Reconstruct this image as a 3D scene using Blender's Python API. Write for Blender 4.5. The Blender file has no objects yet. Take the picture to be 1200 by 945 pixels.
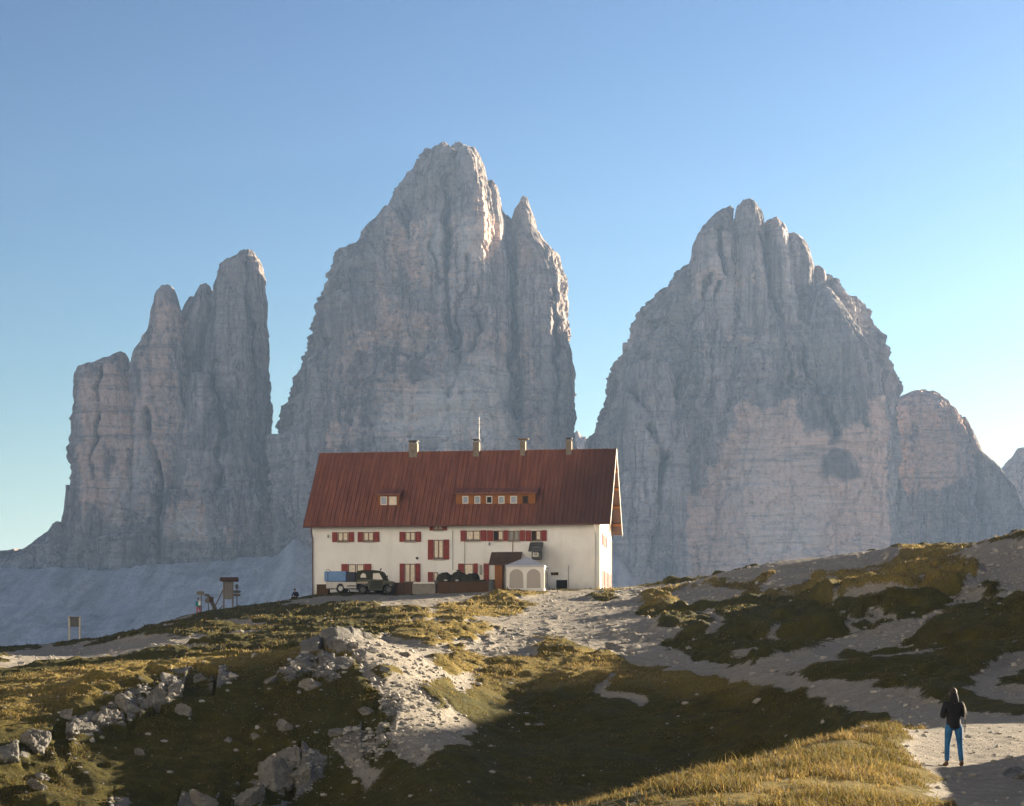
import bpy, bmesh, math, random
import numpy as np
from mathutils import Vector, Matrix

# ------------------------------------------------------------------ camera, light, sky, exposure
scene = bpy.context.scene
COL = scene.collection
R = math.radians
FPX, CX, HY = 2400.0, 600.0, 805.0          # focal length and horizon of the photograph in its own pixels

cam_d = bpy.data.cameras.new('camera')
cam = bpy.data.objects.new('camera', cam_d); COL.objects.link(cam)
cam.location = (0, 0, 0); cam.rotation_euler = (R(90), 0, 0)
cam_d.sensor_width = 36.0; cam_d.lens = 72.0
cam_d.shift_y = (HY - 472.5) / 1200.0
cam_d.clip_start = 0.1; cam_d.clip_end = 60000
scene.camera = cam

SUN_AZ, SUN_EL = 38.0, 13.4                 # degrees from +X towards +Y, and above the horizon
sun_d = bpy.data.lights.new('sun', 'SUN'); sun = bpy.data.objects.new('sun', sun_d); COL.objects.link(sun)
sd = Vector((math.cos(R(SUN_EL)) * math.cos(R(SUN_AZ)), math.cos(R(SUN_EL)) * math.sin(R(SUN_AZ)), math.sin(R(SUN_EL))))
sun.rotation_euler = sd.to_track_quat('Z', 'Y').to_euler()
sun.location = (60, 60, 60)
sun_d.energy = 5.0; sun_d.angle = R(0.5); sun_d.color = (1.0, 0.84, 0.62)

world = bpy.data.worlds.new('World'); scene.world = world; world.use_nodes = True
wn = world.node_tree; wn.nodes.clear()
sky = wn.nodes.new('ShaderNodeTexSky'); sky.sky_type = 'NISHITA'; sky.sun_disc = False
sky.sun_elevation = R(SUN_EL); sky.sun_rotation = R(90 - SUN_AZ)
sky.altitude = 0; sky.air_density = 1.15; sky.dust_density = 0.8; sky.ozone_density = 2.5
# the clear mountain sky runs from deep blue to near white: a steeper response than the plain model
def _mul(src, c):
    m = wn.nodes.new('ShaderNodeMix'); m.data_type = 'RGBA'; m.blend_type = 'MULTIPLY'; m.inputs[0].default_value = 1.0
    wn.links.new(src, m.inputs[6]); m.inputs[7].default_value = (*c, 1); return m.outputs[2]
gm = wn.nodes.new('ShaderNodeGamma'); gm.inputs[1].default_value = 2.0
wn.links.new(_mul(sky.outputs[0], (0.2, 0.2, 0.2)), gm.inputs[0])
bg = wn.nodes.new('ShaderNodeBackground'); bg.inputs['Strength'].default_value = 0.05
wo = wn.nodes.new('ShaderNodeOutputWorld')
wn.links.new(_mul(gm.outputs[0], (2.9, 2.72, 2.75)), bg.inputs['Color']); wn.links.new(bg.outputs[0], wo.inputs['Surface'])

scene.view_settings.view_transform = 'Standard'; scene.view_settings.look = 'None'
scene.view_settings.exposure = 2.5; scene.view_settings.gamma = 1.0
scene.view_settings.use_curve_mapping = False
scene.render.engine = 'CYCLES'
cy = scene.cycles
cy.use_denoising = True
cy.max_bounces = 5; cy.diffuse_bounces = 3; cy.glossy_bounces = 2; cy.transmission_bounces = 3
cy.transparent_max_bounces = 8; cy.volume_bounces = 0
cy.sample_clamp_indirect = 6.0

rng = np.random.default_rng(7)
random.seed(7)

# ------------------------------------------------------------------ helpers
def P(px, py, Y):
    return np.array(((px - CX) / FPX * Y, Y, (HY - py) / FPX * Y))

def _h(i, j, k, seed):
    h = (i.astype(np.int64) * 374761393 + j.astype(np.int64) * 668265263 + k.astype(np.int64) * 2147483647 + seed * 1274126177) & 0xFFFFFFFF
    h = ((h ^ (h >> 13)) * 1274126177) & 0xFFFFFFFF
    h = ((h ^ (h >> 16)) * 2246822519) & 0xFFFFFFFF
    return ((h ^ (h >> 15)) & 0xFFFFFF) / float(0xFFFFFF)

def vnoise(x, y, z=None, seed=0):
    """smooth value noise in -1..1"""
    x = np.asarray(x, float); y = np.asarray(y, float)
    two = z is None
    xi = np.floor(x).astype(np.int64); yi = np.floor(y).astype(np.int64)
    fx = x - xi; fy = y - yi
    fx = fx * fx * fx * (fx * (fx * 6 - 15) + 10); fy = fy * fy * fy * (fy * (fy * 6 - 15) + 10)
    if two:
        zi = np.zeros_like(xi)
        a = _h(xi, yi, zi, seed); b = _h(xi + 1, yi, zi, seed); c = _h(xi, yi + 1, zi, seed); d = _h(xi + 1, yi + 1, zi, seed)
        return 2 * ((a * (1 - fx) + b * fx) * (1 - fy) + (c * (1 - fx) + d * fx) * fy) - 1
    z = np.asarray(z, float); zi = np.floor(z).astype(np.int64); fz = z - zi
    fz = fz * fz * fz * (fz * (fz * 6 - 15) + 10)
    out = 0
    for dz, wz in ((0, 1 - fz), (1, fz)):
        a = _h(xi, yi, zi + dz, seed); b = _h(xi + 1, yi, zi + dz, seed)
        c = _h(xi, yi + 1, zi + dz, seed); d = _h(xi + 1, yi + 1, zi + dz, seed)
        out = out + wz * ((a * (1 - fx) + b * fx) * (1 - fy) + (c * (1 - fx) + d * fx) * fy)
    return 2 * out - 1

def fbm(x, y, z=None, oct=4, seed=0, gain=0.5, ridge=False):
    s = 0; a = 1.0; tot = 0; f = 1.0
    for o in range(oct):
        n = vnoise(x * f, y * f, None if z is None else z * f, seed + 17 * o)
        if ridge: n = 1 - 2 * np.abs(n)
        s = s + a * n; tot += a; a *= gain; f *= 2.03
    return s / tot

def cells(x, y, seed=0, tilt=False):
    """F1, F2 distances and the id of the nearest cell"""
    xi = np.floor(x).astype(np.int64); yi = np.floor(y).astype(np.int64)
    f1 = np.full(x.shape, 9.0); f2 = np.full(x.shape, 9.0); idn = np.zeros(x.shape); tl = np.zeros(x.shape)
    zz = np.zeros_like(xi)
    for dx in (-1, 0, 1):
        for dy in (-1, 0, 1):
            cx, cy_ = xi + dx, yi + dy
            jx = cx + _h(cx, cy_, zz, seed); jy = cy_ + _h(cx, cy_, zz + 1, seed)
            d = np.hypot(x - jx, y - jy); v = _h(cx, cy_, zz + 2, seed)
            nearer = d < f1
            f2 = np.where(nearer, f1, np.minimum(f2, d)); idn = np.where(nearer, v, idn); tl = np.where(nearer, (x - jx) * (_h(cx, cy_, zz + 3, seed) - 0.5) + (y - jy) * (_h(cx, cy_, zz + 4, seed) - 0.5), tl) if tilt else tl; f1 = np.where(nearer, d, f1)
    return (f1, f2, idn, 2 * tl) if tilt else (f1, f2, idn)

def smooth(a, b, x):
    t = np.clip((x - a) / (b - a), 0, 1); return t * t * (3 - 2 * t)

def seg_dist(px, py, pts, closed=True):
    """distance of points to a polyline and (closed) inside test"""
    pts = np.asarray(pts, float); n = len(pts)
    d = np.full(px.shape, 1e9); ins = np.zeros(px.shape, bool)
    for i in range(n if closed else n - 1):
        ax, ay = pts[i]; bx, by = pts[(i + 1) % n]
        dx, dy = bx - ax, by - ay; L = dx * dx + dy * dy + 1e-12
        t = np.clip(((px - ax) * dx + (py - ay) * dy) / L, 0, 1)
        d = np.minimum(d, np.hypot(px - ax - t * dx, py - ay - t * dy))
        if closed:
            c = ((ay > py) != (by > py))
            with np.errstate(divide='ignore', invalid='ignore'):
                xx = (bx - ax) * (py - ay) / (by - ay if by != ay else 1e-12) + ax
            ins ^= c & (px < xx)
    return d, ins

def mesh_np(name, co, quads=None, tris=None, smooth_=True, colors=None):
    me = bpy.data.meshes.new(name)
    nq = 0 if quads is None else len(quads); nt = 0 if tris is None else len(tris)
    me.vertices.add(len(co)); me.vertices.foreach_set('co', np.ascontiguousarray(co, dtype=np.float32).ravel())
    idx = []
    if nq: idx.append(np.asarray(quads).ravel())
    if nt: idx.append(np.asarray(tris).ravel())
    idx = np.concatenate(idx).astype(np.int32)
    me.loops.add(len(idx)); me.loops.foreach_set('vertex_index', idx)
    me.polygons.add(nq + nt)
    ls = np.concatenate([np.arange(nq) * 4, nq * 4 + np.arange(nt) * 3]).astype(np.int32)
    me.polygons.foreach_set('loop_start', ls)
    me.polygons.foreach_set('use_smooth', np.full(nq + nt, smooth_, bool))
    if colors is not None:
        for cname, c in colors.items():
            at = me.color_attributes.new(cname, 'FLOAT_COLOR', 'POINT')
            at.data.foreach_set('color', np.ascontiguousarray(c, dtype=np.float32).ravel())
    me.update(calc_edges=True)
    return me

def link(name, me, mats=(), parent=None):
    o = bpy.data.objects.new(name, me); COL.objects.link(o)
    if me is not None:
        for m in (mats if isinstance(mats, (list, tuple)) else [mats]): me.materials.append(m)
    if parent: o.parent = parent
    return o

def tag(o, label=None, cat=None, group=None, kind=None):
    if label: o['label'] = label
    if cat: o['category'] = cat
    if group: o['group'] = group
    if kind: o['kind'] = kind
    return o

def empty(name, loc=(0, 0, 0), rz=0.0):
    o = bpy.data.objects.new(name, None); COL.objects.link(o)
    o.location = loc; o.rotation_euler = (0, 0, rz); o.empty_display_size = 0.3
    return o

def grid_quads(nr, nc, wrap=False):
    i = np.arange(nr - 1)[:, None]; j = np.arange(nc if wrap else nc - 1)[None, :]
    j2 = (j + 1) % nc
    return np.stack([i * nc + j, i * nc + j2, (i + 1) * nc + j2, (i + 1) * nc + j], -1).reshape(-1, 4)

class NT:
    """small node-tree writer"""
    def __init__(s, name, rough=0.9, spec=0.2):
        s.m = bpy.data.materials.new(name); s.m.use_nodes = True; s.t = s.m.node_tree
        s.b = s.t.nodes['Principled BSDF']; s.b.inputs['Roughness'].default_value = rough
        s.b.inputs['Specular IOR Level'].default_value = spec
        s.geo = None
    def n(s, typ, **kw):
        nd = s.t.nodes.new(typ)
        for k, v in kw.items(): setattr(nd, k, v)
        return nd
    def l(s, a, b): s.t.links.new(a, b)
    def inp(s, sock, v):
        if hasattr(v, 'links') or isinstance(v, bpy.types.NodeSocket): s.l(v, sock)
        else: sock.default_value = v
    def pos(s, scale=(1, 1, 1), space='Object', rot=(0, 0, 0)):
        tc = s.n('ShaderNodeTexCoord'); mp = s.n('ShaderNodeMapping')
        mp.inputs['Scale'].default_value = scale; mp.inputs['Rotation'].default_value = rot
        s.l(tc.outputs[space], mp.inputs[0]); return mp.outputs[0]
    def noise(s, vec, scale=1.0, detail=4.0, rough=0.55, dist=0.0):
        nd = s.n('ShaderNodeTexNoise'); s.l(vec, nd.inputs['Vector'])
        nd.inputs['Scale'].default_value = scale; nd.inputs['Detail'].default_value = detail
        nd.inputs['Roughness'].default_value = rough; nd.inputs['Distortion'].default_value = dist
        return nd.outputs['Fac']
    def ramp(s, fac, stops):
        nd = s.n('ShaderNodeValToRGB'); s.l(fac, nd.inputs[0]); cr = nd.color_ramp
        while len(cr.elements) < len(stops): cr.elements.new(0.5)
        for e, (p, c) in zip(cr.elements, stops):
            e.position = p; e.color = (c, c, c, 1) if not isinstance(c, (tuple, list)) else (*c[:3], 1)
        return nd.outputs['Color']
    def mix(s, fac, a, b, mode='MIX'):
        nd = s.n('ShaderNodeMix', data_type='RGBA', blend_type=mode)
        s.inp(nd.inputs[0], fac)
        for sock, v in ((nd.inputs[6], a), (nd.inputs[7], b)):
            if isinstance(v, (tuple, list)): sock.default_value = (*v[:3], 1)
            else: s.l(v, sock)
        return nd.outputs[2]
    def math(s, op, a, b=0.5, clamp=False):
        nd = s.n('ShaderNodeMath', operation=op, use_clamp=clamp); s.inp(nd.inputs[0], a); s.inp(nd.inputs[1], b)
        return nd.outputs[0]
    def attr(s, name):
        nd = s.n('ShaderNodeAttribute', attribute_name=name); return nd
    def sep(s, col):
        nd = s.n('ShaderNodeSeparateColor'); s.l(col, nd.inputs[0]); return nd.outputs
    def bump(s, h, strength=0.5, dist=0.1):
        nd = s.n('ShaderNodeBump'); nd.inputs['Strength'].default_value = strength; nd.inputs['Distance'].default_value = dist
        s.l(h, nd.inputs['Height']); s.l(nd.outputs[0], s.b.inputs['Normal'])
    def color(s, c):
        s.inp(s.b.inputs['Base Color'], (*c[:3], 1) if isinstance(c, (tuple, list)) else c)

# ------------------------------------------------------------------ the hill: base height from surveyed points
# (px, py, Y): what stands where in the photograph, turned into world points at distance Y
CT = []
def ct(*rows):
    for px, py, Y in rows: CT.append(P(px, py, Y))
ct((0,960,76),(0,945,77),(0,900,80),(0,868,83),(0,838,87),(0,822,97),(0,800,110),(0,790,128),(0,772,150),(0,763,185),
   (90,754,186),(100,945,78.5),(100,900,82),(100,855,86),(100,817,91),(100,803,102),(100,786,118),(100,776,140),(100,766,165),
   (200,945,80),(200,880,85),(200,830,90),(185,796,95),(200,787,110),(200,768,125),(200,757,145),(200,743,165),(235,719,188),
   (300,940,81),(300,880,86),(300,825,91.5),(290,786,100),(300,778,115),(300,757,130),(300,747,150),(300,726,172),(345,702.5,192),
   (400,945,81),(400,880,86.5),(400,825,92),(400,790,98),(390,765,112),(400,747,130),(400,730,150),(400,712,174),(400,701,188),
   (366,697,199),(480,697,192),(550,694,191),(620,691,193),(703,690,195),
   (480,800,98),(500,768,112),(500,745,130),(500,722,152),(500,708,174),
   (470,850,88),(500,900,80),(500,945,74),
   (600,945,76),(600,880,90),(600,820,103),(620,774,113),(600,756,124),(590,738,140),(600,718,162),(620,702,180),
   (700,945,76),(700,890,85),(700,820,99),(700,772,112),(720,753,122),(660,735,142),(660,710,170),
   (750,930,78),(800,860,90),(800,800,103),(800,772,112),(800,738,126),(760,715,150),(760,696,180),(740,689,200),
   (880,895,83),(880,850,88),(880,812,94),(880,790,98),(900,765,107),(900,720,135),(850,690,165),(850,672,190),(900,658,182),
   (960,858,80),(1010,858,72),(1060,846,68),(1000,835,80),(940,812,88),(1000,760,104),(1000,705,130),(1000,670,150),(1000,648,172),
   (1100,840,68),(1100,800,82),(1100,745,103),(1100,695,124),(1100,662,142),(1050,643,168),(1130,635,152),
   (1200,838,66),(1200,800,78),(1200,745,97),(1200,690,116),(1200,650,130),(1200,620,142),
   # the path with the hiker and the grassy bank to its left
   (1118,900,46),(1200,905,45),(1200,849,57),(1118,850,57),(1060,868,50),(1200,945,34.5),(1120,945,34),(1060,915,41),
   (1030,856,51),(960,884,44),(880,908,38.5),(760,947,33.5),(700,966,33),(600,985,33),(1000,905,39),(940,940,33.5),
   # hidden ground
   (880,925,66),(960,905,64),(1010,885,61),(760,975,55),(700,985,55),(600,985,58),(500,985,56),(300,985,52))
def raw(*rows): CT.extend(np.array(r, float) for r in rows)
raw((0,0,-1.9),(-4,0,-2.0),(4,0,-1.9),(0,-8,-1.9),(2,15,-1.95),(-6,15,-2.4),(6,24,-2.0),(1,24,-2.1),(-6,30,-3.6),(-14,32,-4.4),(-18,15,-3.5),(10,12,-1.6),
    # beyond the hut and the skyline the hill falls away
    (-19,212,8.6),(0,214,8.7),(14,212,8.5),(-30,215,3.5),(-50,210,-1.0),(-19,232,2),(5,236,2),(25,225,4),(40,205,6),(50,185,7),
    (0,300,-38),(-80,300,-50),(80,300,-40),(0,390,-85),(-130,390,-95),(140,390,-90),
    # left of the frame
    (-30,50,-4.4),(-34,80,-1.6),(-48,110,-0.8),(-62,150,0.6),(-75,190,1.0),(-100,240,-14),
    # right of the frame: the hill goes on rising, heights set for its shadow
    (16,46,-1.7),(24,46,-1.4),(19,57,-0.6),(27,60,0.6),(27,78,2.6),(40,80,6.5),(34,98,6.0),(48,104,11),(42,118,10.5),(60,125,15),(46,142,12.6),(66,150,17),
    (52,165,12),(75,180,15),(60,200,7),(90,220,4))
CT = np.array(CT)
Y0 = 15.0
def pq(x, y):
    w = np.maximum(y + Y0, 2.0)
    return x / w * 9.0, 3.6 * np.log(w / 60.0)
def _tps(r2): return 0.5 * r2 * np.log(r2 + 1e-12)
_cp, _cq = pq(CT[:, 0], CT[:, 1]); _cv = CT[:, 2] / (CT[:, 1] + Y0)
_n = len(CT)
_A = np.zeros((_n + 3, _n + 3))
_A[:_n, :_n] = _tps((_cp[:, None] - _cp) ** 2 + (_cq[:, None] - _cq) ** 2) + np.eye(_n) * 2e-3
_A[:_n, _n] = 1; _A[:_n, _n + 1] = _cp; _A[:_n, _n + 2] = _cq; _A[_n:, :_n] = _A[:_n, _n:].T
_w = np.linalg.solve(_A, np.concatenate([_cv, [0, 0, 0]]))
def base_exact(x, y):
    p, q = pq(x, y); sh = p.shape; p = p.ravel(); q = q.ravel()
    v = _w[_n] + _w[_n + 1] * p + _w[_n + 2] * q
    for k in range(_n): v += _w[k] * _tps((p - _cp[k]) ** 2 + (q - _cq[k]) ** 2)
    x = np.asarray(x); y = np.asarray(y)
    knoll = 1.5 * np.exp(-((x + 7.2) / 4.2) ** 2 - ((y - 97) / 11.0) ** 2)
    # an added low bank, unseen right of the near path, shaped to shade it
    ax, ay, bx_, by_ = 11.6, 35.0, 17.2, 51.0; tt_ = np.clip(((x - ax) * (bx_ - ax) + (y - ay) * (by_ - ay)) / ((bx_ - ax) ** 2 + (by_ - ay) ** 2), 0, 1)
    knoll = knoll + 1.75 * np.exp(-(np.hypot(x - ax - tt_ * (bx_ - ax), y - ay - tt_ * (by_ - ay)) / 1.25) ** 2)
    return v.reshape(sh) * np.maximum((y + Y0), 2.0) + knoll
# tabulated once in (u, t) space, bilinear afterwards
GU = np.linspace(-0.62, 0.62, 320); GT = np.linspace(math.log(5.0), math.log(430.0), 420)
_uu, _tt = np.meshgrid(GU, GT); _yy = np.exp(_tt) - Y0; _xx = _uu * (_yy + Y0)
GB = base_exact(_xx, _yy) / (_yy + Y0)
def base_h(x, y):
    w = np.maximum(np.asarray(y, float) + Y0, 5.0); u = np.clip(np.asarray(x, float) / w, GU[0], GU[-1]); t = np.log(w)
    a = np.clip((u - GU[0]) / (GU[1] - GU[0]), 0, len(GU) - 1.001); b = np.clip((t - GT[0]) / (GT[1] - GT[0]), 0, len(GT) - 1.001)
    i = a.astype(int); j = b.astype(int); fa = a - i; fb = b - j
    v = (GB[j, i] * (1 - fa) + GB[j, i + 1] * fa) * (1 - fb) + (GB[j + 1, i] * (1 - fa) + GB[j + 1, i + 1] * fa) * fb
    return v * w
def ground_at(px, py, ymin=30.0, ymax=230.0, hf=None):
    """first point of the ground seen at a pixel of the photograph"""
    Y = np.linspace(ymin, ymax, 4000)
    x = (px - CX) / FPX * Y; z = (HY - py) / FPX * Y
    g = (hf or base_h)(x, Y)
    k = np.argmax(g >= z)
    if not (g >= z).any(): k = int(np.argmin(z - g))
    return float(x[k]), float(Y[k])
# ------------------------------------------------------------------ materials of the ground
def ground_material():
    k = NT('hillside', 0.95, 0.1)
    pos = k.pos()
    a = k.attr('mask'); r, g, b = k.sep(a.outputs['Color'])[:3]     # r gravel, g rock, b dry grass with sunlit gold
    n_big = k.noise(pos, 0.16, 5, 0.6); n_mid = k.noise(pos, 1.3, 6, 0.65); n_fine = k.noise(pos, 9.0, 5, 0.7)
    n_tiny = k.noise(pos, 32.0, 3, 0.7)
    turf = k.ramp(n_mid, [(0.28, (0.036, 0.030, 0.006)), (0.5, (0.074, 0.063, 0.011)), (0.72, (0.13, 0.106, 0.020))])
    turf2 = k.mix(k.ramp(n_big, [(0.38, 0.0), (0.62, 1.0)]), turf, k.mix(0.65, turf, (0.060, 0.059, 0.010)))
    dry_lit = k.ramp(n_fine, [(0.25, (0.125, 0.094, 0.020)), (0.75, (0.34, 0.25, 0.062))])
    turf3 = k.mix(b, turf2, dry_lit)
    turf4 = k.mix(k.ramp(n_fine, [(0.3, 0.55), (0.7, 0.0)]), turf3, (0.010, 0.009, 0.004))
    grav = k.ramp(n_mid, [(0.3, (0.225, 0.20, 0.165)), (0.7, (0.345, 0.31, 0.26))])
    grav2 = k.mix(k.ramp(n_fine, [(0.36, 0.6), (0.55, 0.0)]), grav, (0.15, 0.14, 0.125))
    grav3 = k.mix(k.ramp(n_tiny, [(0.60, 0.0), (0.72, 0.55)]), grav2, (0.50, 0.48, 0.45))
    rock = k.ramp(n_mid, [(0.25, (0.09, 0.085, 0.075)), (0.55, (0.17, 0.162, 0.148)), (0.8, (0.25, 0.24, 0.22))])
    rock2 = k.mix(k.ramp(n_fine, [(0.35, 0.6), (0.5, 0.0)]), rock, (0.06, 0.058, 0.052))
    # ragged borders: the noise eats into the masks
    rg = k.math('ADD', r, k.math('MULTIPLY', k.math('SUBTRACT', n_fine, 0.5), 0.9))
    rg = k.ramp(k.math('ADD', rg, k.math('MULTIPLY', k.math('SUBTRACT', n_mid, 0.5), 0.8)), [(0.42, 0.0), (0.58, 1.0)])
    gg = k.ramp(k.math('ADD', g, k.math('MULTIPLY', k.math('SUBTRACT', n_mid, 0.5), 1.3)), [(0.44, 0.0), (0.56, 1.0)])
    c = k.mix(rg, turf4, grav3); c = k.mix(gg, c, rock2)
    k.color(c)
    hh = k.math('ADD', k.math('MULTIPLY', n_fine, 0.7), k.math('MULTIPLY', n_tiny, 0.3))
    k.bump(hh, 0.9, 0.16)
    return k.m
M_ground = ground_material()

# ------------------------------------------------------------------ ground cover traced on the hill (photo pixels -> world by ray)
GRAVEL_PX = [
 [(1060,850),(1020,839),(960,822),(900,808),(830,797),(770,780),(700,764),(660,752),(640,738),(650,704),(690,705),(720,735),(745,748),(790,757),(835,775),(880,783),(905,787),(960,800),(1010,803),(1060,808),(1090,824),(1130,837),(1230,839),(1230,852)],
 [(1062,880),(1080,848),(1240,846),(1240,960),(1112,960),(1095,915)],
 [(880,784),(905,787),(975,775),(1000,766),(1060,748),(1120,728),(1165,706),(1230,690),(1230,640),(1180,632),(1130,640),(1142,665),(1138,690),(1112,712),(1060,730),(1000,745),(960,762),(915,775)],
 [(340,704),(480,698),(620,692),(700,691),(722,698),(655,712),(644,735),(655,752),(600,744),(560,728),(520,722),(490,713),(430,708),(345,709)],
 [(410,772),(440,748),(480,754),(520,762),(556,745),(588,765),(560,790),(535,815),(495,830),(455,828),(425,800)],
 [(560,745),(592,740),(640,752),(640,765),(600,772),(575,770)],
 [(470,836),(530,832),(556,852),(540,880),(500,900),(472,890),(462,860)],
 [(402,866),(440,864),(432,888),(442,910),(424,930),(408,900)],
 [(690,692),(742,693),(762,705),(742,720),(790,742),(760,752),(720,740),(660,712)],
 [(0,766),(60,752),(200,745),(235,757),(130,776),(0,783)],
 [(722,686),(780,675),(900,654),(1050,640),(1052,650),(1012,664),(935,668),(880,679),(800,690),(740,700)],
 [(776,700),(800,690),(850,689),(882,698),(850,709),(800,716)],
 [(992,722),(1002,722),(1010,748),(1000,750)],[(905,738),(914,736),(922,756),(914,760)],[(985,700),(1060,690),(1062,696),(990,708)],[(820,722),(838,720),(846,740),(830,744)],
 [(935,662),(985,656),(972,668),(905,690),(880,691)],
 [(700,812),(722,794),(729,798),(720,811),(762,820),(750,827),(714,818)],
 [(1150,802),(1200,762),(1215,782),(1172,801),(1215,815),(1215,832),(1118,814)],
 [(205,752),(240,744),(300,742),(260,756),(215,760)],
]
GRASS_PX = [   # turf islands inside the gravel
 [(508,713),(540,704),(600,702),(622,708),(608,720),(560,724),(520,720)],
 [(570,700),(592,691),(632,690),(640,697),(610,703)],
 [(404,713),(440,706),(462,712),(448,718),(420,720)],
 [(440,792),(470,785),(478,802),(455,810)],[(496,800),(520,792),(530,815),(505,824)],[(498,768),(540,760),(575,772),(545,792),(510,785)],
 [(1150,690),(1172,686),(1172,702),(1140,716),(1148,702)],[(690,700),(720,694),(724,702),(700,706)],
 [(1040,756),(1090,738),(1098,744),(1060,760)],
]
ROCK_PX = [
 [(50,868),(95,842),(150,815),(185,797),(240,786),(285,800),(250,826),(200,842),(150,850),(100,866)],
 [(318,802),(345,775),(385,752),(430,748),(420,772),(388,806),(350,812)],
 [(255,960),(275,910),(322,885),(360,872),(392,896),(370,925),(330,960)],
 [(110,960),(160,932),(205,922),(262,945),(262,960)],
 [(-20,905),(30,872),(66,868),(60,890),(20,905),(-20,925)],
 [(446,826),(478,834),(462,850),(436,840)],
 [(395,870),(420,850),(460,850),(470,880),(440,900)],
 [(700,762),(740,756),(744,764),(705,770)],
 [(1185,905),(1215,895),(1215,920),(1195,918)],
]
DRY_LIT_PX = [  # dry grass over the sunlit strips; its colour carries part of their gold light
 [(740,960),(880,905),(960,880),(1035,848),(1062,850),(1060,880),(1095,915),(1112,960)],
 [(0,800),(120,785),(300,768),(420,752),(480,748),(560,740),(560,768),(470,800),(430,770),(300,782),(180,800),(0,850)],
 [(480,700),(640,690),(650,760),(520,800),(480,740)],
 [(830,660),(1150,630),(1150,690),(1050,705),(900,690)],
 [(700,690),(800,675),(900,690),(760,715)],
 [(560,765),(700,764),(800,790),(890,810),(800,812),(600,800)],
]
def to_world(polys, ymin=30): return [[ground_at(px, py, ymin) for px, py in q] for q in polys]
GRAVEL = to_world(GRAVEL_PX); TURF = to_world(GRASS_PX); ROCK = to_world(ROCK_PX); DRY_LIT = to_world(DRY_LIT_PX)

def region(x, y, polys, soft, wx=None, wy=None):
    """0..1 membership in world-space outlines; soft = width of the border in metres (per point)"""
    m = np.zeros(x.shape); X = x if wx is None else wx; Yy = y if wy is None else wy
    for q in polys:
        q = np.array(q); lo = q.min(0) - 4; hi = q.max(0) + 4
        k = (X > lo[0]) & (X < hi[0]) & (Yy > lo[1]) & (Yy < hi[1])
        if not k.any(): continue
        d, ins = seg_dist(X[k], Yy[k], q)
        s = np.where(ins, d, -d)
        v = smooth(-1, 1, s / (soft[k] if np.ndim(soft) else soft))
        mm = m[k]; m[k] = np.maximum(mm, v)
    return m

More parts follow.
